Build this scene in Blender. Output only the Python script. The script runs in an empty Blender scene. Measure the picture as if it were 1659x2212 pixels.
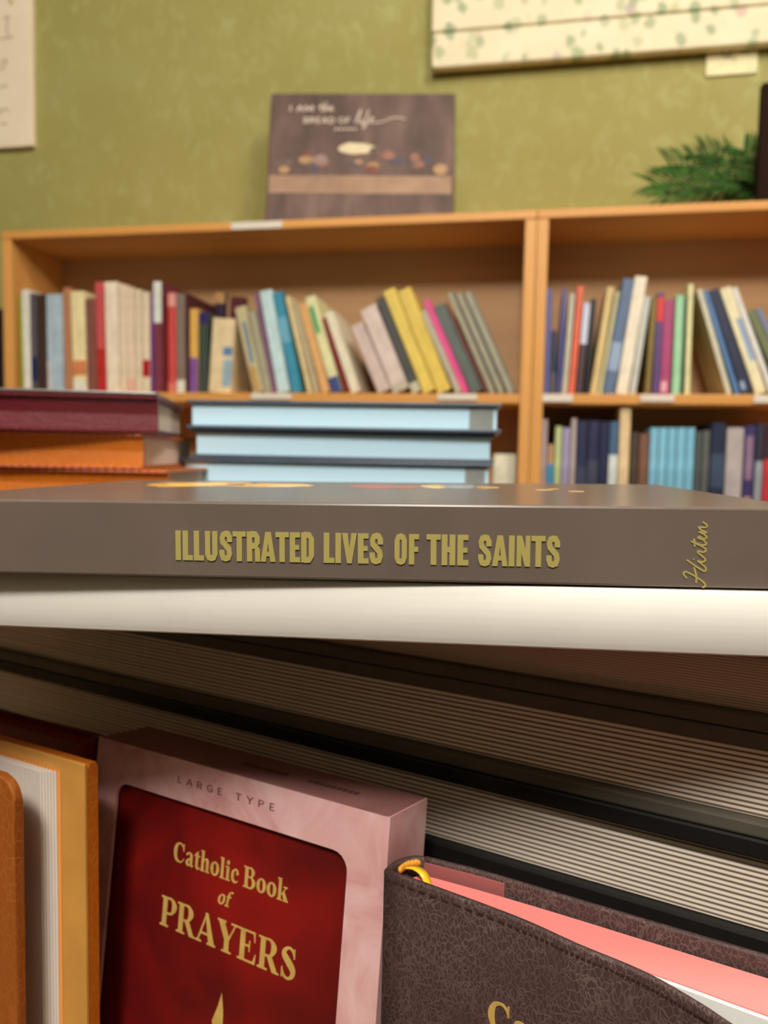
import bpy, bmesh, math, random
from math import sin, cos, radians, pi, atan2, hypot, sqrt
from mathutils import Vector, Matrix

random.seed(7)
SC = bpy.context.scene
COL = SC.collection

# ------------------------------------------------------------------ camera
PXW, PXH, FPX = 1659.0, 2212.0, 1662.0
PITCH, ROLL = radians(4.1), radians(1.1)
CAM = Vector((0, 0, 1.0))
FWD = Vector((0, cos(PITCH), -sin(PITCH)))
R0 = Vector((1, 0, 0)); U0 = R0.cross(FWD)
RT = cos(ROLL) * R0 + sin(ROLL) * U0
UP = -sin(ROLL) * R0 + cos(ROLL) * U0
cam = bpy.data.cameras.new('camera')
cam.sensor_fit = 'VERTICAL'; cam.sensor_height = 24.0; cam.sensor_width = 18.0
cam.lens = 24.0 * FPX / PXH
cam.clip_start = 0.01
cam.dof.use_dof = True
cam.dof.focus_distance = 0.186
cam.dof.aperture_fstop = 10.5
cam.dof.aperture_blades = 0
co = bpy.data.objects.new('camera', cam); COL.objects.link(co)
co.matrix_world = Matrix((
    (RT.x, UP.x, -FWD.x, CAM.x), (RT.y, UP.y, -FWD.y, CAM.y), (RT.z, UP.z, -FWD.z, CAM.z), (0, 0, 0, 1)))
SC.camera = co

# ------------------------------------------------------------------ light
SC.view_settings.view_transform = 'Standard'
SC.view_settings.look = 'None'
SC.view_settings.gamma = 1.0
SC.view_settings.use_curve_mapping = False
SC.view_settings.exposure = 0.0
SC.cycles.use_denoising = True
SC.cycles.max_bounces = 8
world = bpy.data.worlds.new('room_air'); SC.world = world; world.use_nodes = True
world.node_tree.nodes['Background'].inputs[0].default_value = (1.0, 0.96, 0.9, 1)
world.node_tree.nodes['Background'].inputs[1].default_value = 0.3

YAW_ROOM = radians(10.9)
UV = Vector((cos(YAW_ROOM), -sin(YAW_ROOM), 0)); VV = Vector((sin(YAW_ROOM), cos(YAW_ROOM), 0))
ORG = Vector((-0.6763, 1.366, 0.0))            # front left foot of the left bookcase
WALL_V = 0.172
ROOM_ROT = Matrix.Rotation(-YAW_ROOM, 4, 'Z')
ROOM = Matrix.Translation(ORG) @ ROOM_ROT

def globe(name, loc, radius, power, col=(1, 0.955, 0.89)):
    l = bpy.data.lights.new(name, 'POINT'); l.shadow_soft_size = radius; l.energy = power; l.color = col
    o = bpy.data.objects.new(name, l); COL.objects.link(o); o.location = loc
    return o
globe('ceiling_lamp', (-0.20, -1.05, 2.40), 0.17, 122)
globe('ceiling_lamp', (0.60, 0.02, 2.42), 0.15, 40)

# ------------------------------------------------------------------ materials
def lin(c):
    out = []
    for v in c[:3]:
        v = v / 255.0
        out.append(v / 12.92 if v <= 0.04045 else ((v + 0.055) / 1.055) ** 2.4)
    return (out[0], out[1], out[2], 1.0)

class NT:
    def __init__(s, name):
        s.m = bpy.data.materials.new(name); s.m.use_nodes = True
        s.t = s.m.node_tree; s.b = s.t.nodes['Principled BSDF']
    def n(s, kind, **kw):
        nd = s.t.nodes.new(kind)
        for k, v in kw.items():
            if k.startswith('_'): nd.inputs[k[1:].replace('_', ' ')].default_value = v
            else: setattr(nd, k, v)
        return nd
    def l(s, a, b): s.t.links.new(a, b)
    def coord(s, scale=(1, 1, 1), rot=(0, 0, 0)):
        c = s.n('ShaderNodeTexCoord'); m = s.n('ShaderNodeMapping')
        m.inputs['Scale'].default_value = scale; m.inputs['Rotation'].default_value = rot
        s.l(c.outputs['Object'], m.inputs['Vector']); return m.outputs['Vector']
    def noise(s, vec, scale, detail=4, rough=0.55, dist=0.0):
        nd = s.n('ShaderNodeTexNoise'); nd.inputs['Scale'].default_value = scale
        nd.inputs['Detail'].default_value = detail; nd.inputs['Roughness'].default_value = rough
        nd.inputs['Distortion'].default_value = dist
        s.l(vec, nd.inputs['Vector']); return nd.outputs['Fac']
    def ramp(s, fac, stops):
        r = s.n('ShaderNodeValToRGB'); e = r.color_ramp.elements
        while len(e) < len(stops): e.new(0.5)
        for i, (p, c) in enumerate(stops): e[i].position = p; e[i].color = c
        s.l(fac, r.inputs['Fac']); return r.outputs['Color']
    def bump(s, h, strength=0.2, dist=0.001):
        b = s.n('ShaderNodeBump'); b.inputs['Strength'].default_value = strength; b.inputs['Distance'].default_value = dist
        s.l(h, b.inputs['Height']); s.l(b.outputs['Normal'], s.b.inputs['Normal'])
    def base(s, sock): s.l(sock, s.b.inputs['Base Color'])
    def set(s, rough=0.5, spec=0.5, metal=0.0, coat=0.0):
        s.b.inputs['Roughness'].default_value = rough
        s.b.inputs['Specular IOR Level'].default_value = spec
        s.b.inputs['Metallic'].default_value = metal
        s.b.inputs['Coat Weight'].default_value = coat
        return s

_mc = {}
def flat(col, rough=0.5, spec=0.4, var=0.06, scale=60, metal=0.0, coat=0.0):
    """A plain coloured surface with a faint procedural mottling."""
    key = (tuple(col), rough, spec, var, scale, metal, coat)
    if key in _mc: return _mc[key]
    t = NT('surface'); t.set(rough, spec, metal, coat)
    c = lin(col); f = t.noise(t.coord(), scale)
    lo = tuple(max(0, v * (1 - var * 1.6)) for v in c[:3]) + (1,)
    hi = tuple(min(1, v * (1 + var * 1.6)) for v in c[:3]) + (1,)
    t.base(t.ramp(f, [(0.3, lo), (0.7, hi)]))
    _mc[key] = t.m
    return t.m

def wood(name, dark, light, axis=0, rough=0.45):
    t = NT(name); t.set(rough, 0.35)
    sc = [55, 55, 55]; sc[axis] = 2.2
    v = t.coord(tuple(sc)); f = t.noise(v, 1.0, 5, 0.6, 0.4)
    sc2 = [9, 9, 9]; sc2[axis] = 0.6
    g = t.noise(t.coord(tuple(sc2)), 1.0, 3, 0.5, 0.2)
    mx = t.n('ShaderNodeMath', operation='MULTIPLY_ADD'); t.l(f, mx.inputs[0]); mx.inputs[1].default_value = 0.5
    m2 = t.n('ShaderNodeMath', operation='MULTIPLY'); t.l(g, m2.inputs[0]); m2.inputs[1].default_value = 0.5
    t.l(m2.outputs[0], mx.inputs[2])
    t.base(t.ramp(mx.outputs[0], [(0.3, lin(dark)), (0.7, lin(light))]))
    t.bump(f, 0.08, 0.0005)
    return t.m

def paper_lines(name, light, dark, pitch, axis=2, line=0.5, rough=0.8):
    """Edges of many sheets: fine lines along the local axis."""
    t = NT(name); t.set(rough, 0.1)
    c = t.n('ShaderNodeTexCoord'); sp = t.n('ShaderNodeSeparateXYZ'); t.l(c.outputs['Object'], sp.inputs[0])
    mp = [1.5, 1.5, 1.5]; mp[axis] = 260
    wob = t.noise(t.coord(tuple(mp)), 1.0, 2)
    ad = t.n('ShaderNodeMath', operation='MULTIPLY_ADD'); t.l(wob, ad.inputs[0]); ad.inputs[1].default_value = pitch * 0.7
    t.l(sp.outputs[axis], ad.inputs[2])
    mu = t.n('ShaderNodeMath', operation='MULTIPLY'); t.l(ad.outputs[0], mu.inputs[0]); mu.inputs[1].default_value = 2 * pi / pitch
    sn = t.n('ShaderNodeMath', operation='SINE'); t.l(mu.outputs[0], sn.inputs[0])
    ha = t.n('ShaderNodeMath', operation='MULTIPLY_ADD'); t.l(sn.outputs[0], ha.inputs[0]); ha.inputs[1].default_value = 0.5; ha.inputs[2].default_value = 0.5
    t.base(t.ramp(ha.outputs[0], [(max(0.0, line - 0.35), lin(dark)), (min(1.0, line + 0.15), lin(light))]))
    return t.m

def leather(name, dark, light, scale=520, rough=0.5, bump=0.35):
    t = NT(name); t.set(rough, 0.35)
    v = t.coord((1, 1, 1)); warp = t.n('ShaderNodeTexNoise'); warp.inputs['Scale'].default_value = scale * 0.12; warp.inputs['Detail'].default_value = 3
    t.l(v, warp.inputs['Vector'])
    mixv = t.n('ShaderNodeVectorMath', operation='MULTIPLY_ADD'); t.l(warp.outputs['Color'], mixv.inputs[0])
    mixv.inputs[1].default_value = (0.006, 0.006, 0.006); t.l(v, mixv.inputs[2])
    st = t.n('ShaderNodeMapping'); st.inputs['Rotation'].default_value = (0, 0.7, 0.4); st.inputs['Scale'].default_value = (1.0, 1.0, 0.5)
    t.l(mixv.outputs[0], st.inputs['Vector'])
    vo = t.n('ShaderNodeTexVoronoi', feature='DISTANCE_TO_EDGE'); vo.inputs['Scale'].default_value = scale; t.l(st.outputs[0], vo.inputs['Vector'])
    vo2 = t.n('ShaderNodeTexVoronoi', feature='DISTANCE_TO_EDGE'); vo2.inputs['Scale'].default_value = scale * 0.22; t.l(st.outputs[0], vo2.inputs['Vector'])
    patch = t.noise(v, scale * 0.06, 3)
    crease = t.ramp(vo.outputs['Distance'], [(0.0, (1, 1, 1, 1)), (0.11, (0, 0, 0, 1))])
    crease2 = t.ramp(vo2.outputs['Distance'], [(0.0, (.7, .7, .7, 1)), (0.03, (0, 0, 0, 1))])
    mx = t.n('ShaderNodeMath', operation='MAXIMUM'); t.l(crease, mx.inputs[0]); t.l(crease2, mx.inputs[1])
    mu = t.n('ShaderNodeMath', operation='MULTIPLY'); t.l(mx.outputs[0], mu.inputs[0]); t.l(patch, mu.inputs[1])
    t.base(t.ramp(mu.outputs[0], [(0.02, lin(dark)), (0.9, lin(light))]))
    inv = t.n('ShaderNodeMath', operation='SUBTRACT'); inv.inputs[0].default_value = 1.0; t.l(mx.outputs[0], inv.inputs[1])
    t.bump(inv.outputs[0], bump, 0.0004)
    return t.m

def mottled(name, cols, scale, rough=0.6, spec=0.3, detail=5, bump=0.0, lo=0.3, hi=0.7, dist=0.6, squash=(1, 1, 1)):
    t = NT(name); t.set(rough, spec)
    f = t.noise(t.coord(squash), scale, detail, 0.6, dist)
    n = len(cols)
    t.base(t.ramp(f, [(lo + (hi - lo) * i / (n - 1), lin(c)) for i, c in enumerate(cols)]))
    if bump: t.bump(f, bump, 0.001)
    return t.m

GOLD = NT('gold_foil').set(0.36, 0.6, 0.25).m
GOLD.node_tree.nodes['Principled BSDF'].inputs['Base Color'].default_value = lin((184, 170, 98))
GOLDINK = flat((212, 180, 98), 0.4, 0.5, 0.08, 300, 0.25)
WOOD_L = wood('honey_wood_long', (202, 138, 66), (226, 164, 90), 0)
WOOD_V = wood('honey_wood_upright', (204, 142, 70), (228, 168, 94), 2)
WOOD_B = wood('dusty_back_board', (178, 138, 96), (208, 164, 118), 0, 0.6)
WHITE_LABEL = flat((225, 215, 200), 0.5, 0.3, 0.03)
CREAM_PAGE = paper_lines('cream_sheets', (226, 216, 196), (170, 150, 125), 0.0011)

# ------------------------------------------------------------------ mesh helpers
def new_obj(name, bm, m, parent=None, mat=None, smooth=False):
    bmesh.ops.recalc_face_normals(bm, faces=bm.faces[:])
    me = bpy.data.meshes.new(name); bm.to_mesh(me); bm.free()
    for mm in (m if isinstance(m, (list, tuple)) else [m]): me.materials.append(mm)
    o = bpy.data.objects.new(name, me); COL.objects.link(o)
    if smooth:
        for p in me.polygons: p.use_smooth = True
    if parent is not None: o.parent = parent
    if mat is not None: o.matrix_local = mat
    return o

def tag(o, label=None, cat=None, group=None, kind=None):
    if label: o['label'] = label
    if cat: o['category'] = cat
    if group: o['group'] = group
    if kind: o['kind'] = kind
    return o

def thing(name, label, cat, mat, group=None):
    o = bpy.data.objects.new(name, None); COL.objects.link(o)
    o.empty_display_size = 0.05
    o.matrix_world = mat
    return tag(o, label, cat, group)

def add_box(bm, x0, y0, z0, x1, y1, z1, mi=0):
    vs = [bm.verts.new(p) for p in ((x0, y0, z0), (x1, y0, z0), (x1, y1, z0), (x0, y1, z0), (x0, y0, z1), (x1, y0, z1), (x1, y1, z1), (x0, y1, z1))]
    fs = []
    for q in ((0, 3, 2, 1), (4, 5, 6, 7), (0, 1, 5, 4), (1, 2, 6, 5), (2, 3, 7, 6), (3, 0, 4, 7)):
        f = bm.faces.new([vs[i] for i in q]); f.material_index = mi; fs.append(f)
    return fs

def box_bm(x0, y0, z0, x1, y1, z1, bevel=0.0, seg=2):
    bm = bmesh.new(); add_box(bm, x0, y0, z0, x1, y1, z1)
    if bevel: bmesh.ops.bevel(bm, geom=bm.edges[:], offset=bevel, segments=seg, affect='EDGES', profile=0.5)
    return bm

def add_prism(bm, pts, t0, t1, fn, mi=0):
    """Extrude a 2D polygon; fn maps (a, b, t) to 3D."""
    n = len(pts)
    lo = [bm.verts.new(fn(a, b, t0)) for a, b in pts]; hi = [bm.verts.new(fn(a, b, t1)) for a, b in pts]
    fs = [bm.faces.new(lo[::-1]), bm.faces.new(hi)]
    for i in range(n): fs.append(bm.faces.new((lo[i], lo[(i + 1) % n], hi[(i + 1) % n], hi[i])))
    for f in fs: f.material_index = mi
    return fs

def smooth_path(pts, n=8, closed=False):
    """Catmull-Rom through points of any dimension."""
    out = []; m = len(pts)
    rng = range(m) if closed else range(m - 1)
    for i in rng:
        if closed: p0, p1, p2, p3 = (pts[(i + k - 1) % m] for k in range(4))
        else: p0, p1, p2, p3 = pts[max(i - 1, 0)], pts[i], pts[i + 1], pts[min(i + 2, m - 1)]
        for k in range(n):
            t = k / n
            out.append(tuple(0.5 * (2 * b + (c - a) * t + (2 * a - 5 * b + 4 * c - d) * t * t + (-a + 3 * b - 3 * c + d) * t ** 3) for a, b, c, d in zip(p0, p1, p2, p3)))
    if not closed: out.append(tuple(pts[-1]))
    return out

def offset_line(pts, d):
    """2D polyline offset to its left by d."""
    out = []
    for i, p in enumerate(pts):
        a = pts[max(i - 1, 0)]; b = pts[min(i + 1, len(pts) - 1)]
        dx, dy = b[0] - a[0], b[1] - a[1]; L = hypot(dx, dy) or 1
        out.append((p[0] - dy / L * d, p[1] + dx / L * d))
    return out

# ------------------------------------------------------------------ lettering (glyphs drawn as strokes, rectangles and polygons)
SERIF = {
 'C': (.95, [('S', [(.80,.70,.05),(.70,.88,.08),(.50,.965,.08),(.25,.85,.17),(.15,.5,.25),(.25,.15,.17),(.52,.035,.08),(.72,.10,.07),(.84,.26,.05)]), ('R', .77,.62,.83,.99)]),
 'a': (.66, [('S', [(.10,.52,.13),(.16,.61,.1),(.30,.65,.08),(.43,.58,.15),(.46,.45,.19),(.46,.14,.19),(.52,.04,.1),(.63,.06,.06)]), ('S', [(.46,.40,.06),(.25,.32,.1),(.13,.18,.18),(.22,.05,.12),(.36,.07,.06),(.46,.16,.05)])]),
 't': (.46, [('R', .12,.12,.31,.80), ('P', [(.02,.62),(.31,.92),(.31,.62)]), ('R', .02,.61,.44,.68), ('S', [(.215,.16,.19),(.26,.05,.13),(.36,.03,.08),(.45,.12,.05)])]),
 'h': (.76, [('R', .10,0,.29,1.02), ('R', .02,.96,.2,1.02), ('R', .02,0,.37,.06), ('S', [(.28,.50,.06),(.38,.62,.08),(.50,.61,.14),(.555,.48,.19),(.555,.02,.19)]), ('R', .44,0,.74,.06)]),
 'o': (.70, [('SC', [(.35,.65,.07),(.18,.54,.16),(.13,.34,.21),(.18,.14,.16),(.35,.03,.07),(.52,.14,.16),(.57,.34,.21),(.52,.54,.16)])]),
 'l': (.39, [('R', .1,0,.29,1.02), ('R', .02,.96,.2,1.02), ('R', .02,0,.37,.06)]),
 'i': (.39, [('R', .1,0,.29,.68), ('R', .02,.62,.2,.68), ('R', .02,0,.37,.06), ('D', .19,.87,.11)]),
 'c': (.62, [('S', [(.52,.5,.1),(.44,.63,.09),(.32,.65,.08),(.17,.52,.16),(.14,.33,.2),(.18,.14,.16),(.36,.04,.09),(.54,.14,.05)]), ('D', .49,.49,.08)]),
 'B': (.92, [('R', .12,0,.34,1), ('R', .02,.94,.5,1), ('R', .02,0,.5,.06), ('S', [(.34,.97,.06),(.55,.95,.1),(.68,.77,.22),(.55,.56,.08),(.34,.53,.05)]), ('S', [(.34,.53,.05),(.6,.51,.08),(.76,.28,.24),(.6,.05,.1),(.34,.03,.06)])]),
 'k': (.77, [('R', .1,0,.29,1.02), ('R', .02,.96,.2,1.02), ('R', .02,0,.37,.06), ('P', [(.29,.22),(.29,.31),(.55,.62),(.63,.62)]), ('P', [(.34,.37),(.47,.47),(.74,.05),(.74,0),(.52,0)]), ('R', .42,.62,.70,.68), ('R', .43,0,.77,.06)]),
 'f': (.46, [('S', [(.22,.0,.19),(.22,.78,.19),(.29,.94,.13),(.41,.99,.08),(.50,.92,.12)]), ('R', .04,.60,.46,.68), ('R', .04,0,.42,.06)]),
 'P': (.84, [('R', .12,0,.34,1), ('R', .02,.94,.5,1), ('R', .02,0,.46,.06), ('S', [(.34,.97,.06),(.58,.95,.09),(.72,.73,.24),(.58,.49,.09),(.34,.46,.06)])]),
 'R': (.99, [('R', .12,0,.34,1), ('R', .02,.94,.5,1), ('R', .02,0,.46,.06), ('S', [(.34,.97,.06),(.58,.95,.09),(.72,.73,.24),(.58,.49,.09),(.34,.46,.06)]), ('P', [(.40,.49),(.62,.50),(.90,.06),(.99,.05),(.99,0),(.70,0)])]),
 'A': (1.0, [('P', [(.08,.04),(.16,.04),(.52,.94),(.46,1.0)]), ('P', [(.42,1.0),(.55,1.0),(.93,.04),(.66,.04)]), ('R', .24,.28,.68,.35), ('R', 0,0,.30,.06), ('R', .58,0,1.0,.06)]),
 'Y': (.98, [('P', [(.06,.96),(.33,.96),(.60,.46),(.60,.40),(.38,.40)]), ('P', [(.83,.96),(.90,.96),(.60,.40),(.53,.44)]), ('R', .38,0,.60,.46), ('R', .27,0,.72,.06), ('R', 0,.94,.41,1), ('R', .66,.94,1,1)]),
 'E': (.90, [('R', .12,0,.34,1), ('R', .02,.94,.80,1), ('R', .02,0,.84,.06), ('R', .34,.48,.56,.54), ('P', [(.70,1),(.80,1),(.80,.68),(.77,.68)]), ('P', [(.70,0),(.84,0),(.87,.32),(.83,.32)]), ('R', .53,.34,.58,.68)]),
 'S': (.74, [('S', [(.60,.74,.05),(.52,.9,.08),(.36,.965,.08),(.19,.87,.14),(.16,.72,.2),(.35,.54,.24),(.56,.34,.22),(.55,.16,.16),(.38,.035,.08),(.2,.08,.08),(.09,.28,.05)]), ('R', .57,.68,.62,.98), ('R', .07,.02,.12,.34)]),
}
K = .21                                       # heavy condensed capitals: constant thick strokes
def _pl(*p): return ('L', [(x, y, K) for x, y in p])
BLOCK = {
 'I': (.30, [('R', .04,0,.26,1)]),
 'L': (.46, [('R', .04,0,.26,1), ('R', .04,0,.46,.17)]),
 'U': (.60, [_pl((.15,1),(.15,.22),(.21,.10),(.30,.085),(.39,.10),(.45,.22),(.45,1))]),
 'S': (.58, [_pl((.45,.64),(.45,.80),(.38,.91),(.29,.915),(.20,.90),(.15,.78),(.17,.64),(.29,.53),(.42,.40),(.45,.25),(.40,.11),(.29,.085),(.19,.10),(.14,.24),(.14,.37))]),
 'T': (.54, [('R', .16,0,.38,1), ('R', .0,.83,.54,1)]),
 'R': (.60, [('R', .04,0,.26,1), _pl((.2,.915),(.38,.91),(.46,.80),(.46,.64),(.38,.53),(.2,.525)), ('P', [(.34,.52),(.50,.50),(.57,.40),(.58,0),(.37,0),(.36,.38)])]),
 'A': (.60, [('P', [(0,0),(.21,0),(.35,1),(.19,1)]), ('P', [(.39,0),(.60,0),(.41,1),(.25,1)]), ('R', .15,.18,.45,.34)]),
 'E': (.46, [('R', .04,0,.26,1), ('R', .04,.83,.45,1), ('R', .04,.42,.42,.58), ('R', .04,0,.46,.17)]),
 'D': (.60, [('R', .04,0,.26,1), _pl((.15,.915),(.36,.91),(.45,.78),(.45,.22),(.36,.09),(.15,.085))]),
 'V': (.58, [('P', [(0,1),(.22,1),(.36,0),(.20,0)]), ('P', [(.36,1),(.58,1),(.38,0),(.22,0)])]),
 'O': (.60, [('LC', [(x, y, K) for x, y in ((.15,.22),(.20,.11),(.30,.085),(.40,.11),(.45,.22),(.45,.78),(.40,.89),(.30,.915),(.20,.89),(.15,.78))])]),
 'F': (.46, [('R', .04,0,.26,1), ('R', .04,.83,.45,1), ('R', .04,.42,.42,.58)]),
 'H': (.60, [('R', .04,0,.26,1), ('R', .34,0,.56,1), ('R', .15,.42,.45,.60)]),
 'N': (.60, [('R', .04,0,.22,1), ('R', .38,0,.56,1), ('P', [(.04,1),(.24,1),(.56,0),(.36,0)])]),
}
THINW = .13
def _tl(*p): return ('L', [(x, y, THINW) for x, y in p])
SANS = {
 'L': (.6, [_tl((.1,1),(.1,.0)), _tl((.06,.065),(.5,.065))]), 'A': (.8, [_tl((.05,0),(.4,1)), _tl((.4,1),(.75,0)), _tl((.18,.33),(.62,.33))]),
 'R': (.7, [_tl((.1,0),(.1,1)), _tl((.1,.94),(.4,.94),(.55,.82),(.55,.62),(.4,.5),(.1,.5)), _tl((.35,.5),(.6,0))]),
 'G': (.8, [_tl((.68,.78),(.55,.92),(.38,.95),(.16,.8),(.1,.5),(.16,.2),(.38,.05),(.6,.1),(.7,.25),(.7,.48)), _tl((.45,.46),(.76,.46))]),
 'E': (.6, [_tl((.1,0),(.1,1)), _tl((.06,.94),(.52,.94)), _tl((.1,.5),(.46,.5)), _tl((.06,.06),(.54,.06))]),
 'T': (.7, [_tl((.35,0),(.35,1)), _tl((.03,.94),(.67,.94))]), 'Y': (.7, [_tl((.03,1),(.35,.48)), _tl((.67,1),(.35,.48)), _tl((.35,.5),(.35,0))]),
 'P': (.65, [_tl((.1,0),(.1,1)), _tl((.1,.94),(.4,.94),(.55,.82),(.55,.6),(.4,.46),(.1,.46))]),
 'I': (.25, [_tl((.12,0),(.12,1))]), 'M': (.9, [_tl((.1,0),(.1,1)), _tl((.8,0),(.8,1)), _tl((.1,1),(.45,.2)), _tl((.8,1),(.45,.2))]),
 'B': (.68, [_tl((.1,0),(.1,1)), _tl((.1,.94),(.38,.94),(.52,.84),(.52,.64),(.38,.53),(.1,.53)), _tl((.38,.53),(.56,.42),(.56,.16),(.4,.06),(.1,.06))]),
 'D': (.75, [_tl((.1,0),(.1,1)), _tl((.1,.94),(.35,.94),(.58,.78),(.64,.5),(.58,.22),(.35,.06),(.1,.06))]),
 'O': (.85, [('LC', [(x, y, THINW) for x, y in ((.42,.95),(.18,.82),(.1,.5),(.18,.18),(.42,.05),(.66,.18),(.74,.5),(.66,.82))])]),
 'F': (.6, [_tl((.1,0),(.1,1)), _tl((.06,.94),(.52,.94)), _tl((.1,.5),(.46,.5))]),
}

def ribbon(pts, closed=False):
    """Polygons (quads) of a stroke with per-point width."""
    n = len(pts); L = []; Rr = []
    for i, (x, y, w) in enumerate(pts):
        if closed: a, b = pts[(i - 1) % n], pts[(i + 1) % n]
        else: a, b = pts[max(i - 1, 0)], pts[min(i + 1, n - 1)]
        dx, dy = b[0] - a[0], b[1] - a[1]; l = hypot(dx, dy) or 1e-9
        nx, ny = -dy / l * w / 2, dx / l * w / 2
        L.append((x + nx, y + ny)); Rr.append((x - nx, y - ny))
    out = []
    for i in range(n if closed else n - 1):
        j = (i + 1) % n
        out.append([Rr[i], Rr[j], L[j], L[i]])
    return out

def glyph_polys(g):
    out = []
    for p in g:
        k = p[0]
        if k == 'R': out.append([(p[1], p[2]), (p[3], p[2]), (p[3], p[4]), (p[1], p[4])])
        elif k == 'P': out.append(list(p[1]))
        elif k == 'D': out.append([(p[1] + p[3] * cos(a * pi / 6), p[2] + p[3] * sin(a * pi / 6)) for a in range(12)])
        elif k == 'S': out += ribbon(smooth_path(p[1], 6))
        elif k == 'SC': out += ribbon(smooth_path(p[1], 6, True), True)
        elif k == 'L': out += ribbon(p[1])
        elif k == 'LC': out += ribbon(p[1], True)
    return out

def text_polys(txt, font, space=0.3, track=0.0):
    polys = []; x = 0.0
    for ch in txt:
        if ch == ' ': x += space; continue
        adv, g = font[ch]
        polys += [[(a + x, b) for a, b in q] for q in glyph_polys(g)]
        x += adv + track
    return polys, x - track

def fit_text(txt, font, x0, x1, y0, h, space=0.3, track=0.0):
    polys, w = text_polys(txt, font, space, track)
    sx = (x1 - x0) / w
    return [[(x0 + a * sx, y0 + b * h) for a, b in q] for q in polys]

def letters_bm(polylists, fn, t0, t1):
    bm = bmesh.new()
    for k, q in enumerate(polylists): add_prism(bm, q, t0 - (k % 11) * 4e-6, t1 + (k % 11) * 4e-6, fn)
    return bm

# ------------------------------------------------------------------ the room
def struct(name, bm, m, mat=None):
    o = new_obj(name, bm, m, None, mat); o['kind'] = 'structure'; return o

def wall_mat():
    t = NT('olive_paint'); t.set(0.75, 0.2)
    v = t.coord(); f = t.noise(v, 4.5, 6, 0.62, 0.5)
    base = t.ramp(f, [(0.3, lin((153, 145, 82))), (0.55, lin((159, 151, 89))), (0.75, lin((162, 156, 99)))])
    t.base(base)
    spk = t.noise(t.coord((1, 1, 0.7)), 34, 4, 0.55, 0.8)
    big = t.noise(v, 3.0, 2)
    mu = t.n('ShaderNodeMath', operation='MULTIPLY'); t.l(t.ramp(spk, [(0.52, (0, 0, 0, 1)), (0.68, (.8, .8, .8, 1))]), mu.inputs[0]); t.l(big, mu.inputs[1])
    mx = t.n('ShaderNodeMix', data_type='RGBA'); t.l(mu.outputs[0], mx.inputs['Factor']); t.l(base, mx.inputs['A']); mx.inputs['B'].default_value = lin((180, 178, 120))
    t.base(mx.outputs['Result'])
    t.bump(spk, 0.1, 0.001)
    return t.m
H_ROOM = 2.62
UL, UR, VF = -1.9, 2.6, -3.6
struct('wall_back', box_bm(UL, WALL_V, 0, UR, WALL_V + 0.1, H_ROOM), wall_mat(), ROOM)
struct('wall_left', box_bm(UL - 0.1, VF, 0, UL, WALL_V + 0.1, H_ROOM), flat((120, 110, 78), 0.8, 0.2), ROOM)
struct('wall_right', box_bm(UR, VF, 0, UR + 0.1, WALL_V + 0.1, H_ROOM), flat((120, 110, 78), 0.8, 0.2), ROOM)
struct('wall_front', box_bm(UL, VF - 0.1, 0, UR, VF, H_ROOM), flat((86, 80, 66), 0.8, 0.2), ROOM)
struct('ceiling', box_bm(UL - 0.1, VF - 0.1, H_ROOM, UR + 0.1, WALL_V + 0.1, H_ROOM + 0.1), flat((226, 222, 214), 0.9, 0.1), ROOM)
struct('floor', box_bm(UL - 0.1, VF - 0.1, -0.1, UR + 0.1, WALL_V + 0.1, 0), mottled('brown_carpet', [(58, 50, 44), (80, 70, 60)], 90, 0.95, 0.05), ROOM)

# ------------------------------------------------------------------ pixel geometry: where a line of sight meets a plane of the place
def ray(px): return FWD + RT * ((px[0] - PXW / 2) / FPX) - UP * ((px[1] - PXH / 2) / FPX)
def on_plane(px, o, n):
    d = ray(px); return CAM + d * ((o - CAM).dot(n) / d.dot(n))
def case_uw(px, v=0.0):
    q = on_plane(px, ORG + VV * v, VV) - ORG
    return q.dot(UV), q.z

# ------------------------------------------------------------------ bookcases
DEPTH, TOP, SHELF, SHELF_T = 0.155, 1.3769, 1.1012, 0.0155
PT = 0.0172
def bookcase(u0, u1, label, strips, topl=()):
    t = thing('bookcase', label, 'bookcase', ROOM @ Matrix.Translation((u0, 0, 0)), 'honey wood bookcases against the wall')
    w = u1 - u0
    for x in (0, w - PT): new_obj('side_panel', box_bm(x, 0, 0, x + PT, DEPTH, TOP - 0.0135, 0.0012), WOOD_V, t)
    new_obj('top_panel', box_bm(0, -0.001, TOP - 0.0135, w, DEPTH, TOP, 0.002), WOOD_L, t)
    new_obj('back_panel', box_bm(PT, DEPTH - 0.006, 0.05, w - PT, DEPTH, TOP - 0.0137), WOOD_B, t)
    for z in (SHELF, 0.806, 0.51, 0.10):
        s = new_obj('shelf', box_bm(PT, 0.001, z - SHELF_T, w - PT, DEPTH - 0.0062, z, 0.0015), WOOD_L, t)
    new_obj('kick_board', box_bm(PT, 0.012, 0, w - PT, 0.026, 0.10 - SHELF_T), WOOD_L, t)
    for (a, b, z0, z1) in strips:
        tag(new_obj('shelf_label', box_bm(a - u0, -0.0022, z0, b - u0, -0.0011, z1, 0.0003, 1), WHITE_LABEL, t), 'white paper label strip')
    return t
def strip(x0, x1, y, z0, z1): return (case_uw((x0, y))[0], case_uw((x1, y))[0], z0, z1)
SEAM = 0.9160
bookcase(0.0037, SEAM - 0.0004, 'honey wood bookcase on the left under the small brown canvas',
         [strip(500, 610, 480, TOP - 0.0125, TOP - 0.001), strip(543, 630, 856, SHELF - 0.0105, SHELF - 0.001), strip(945, 1030, 858, SHELF - 0.0105, SHELF - 0.001)])
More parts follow.
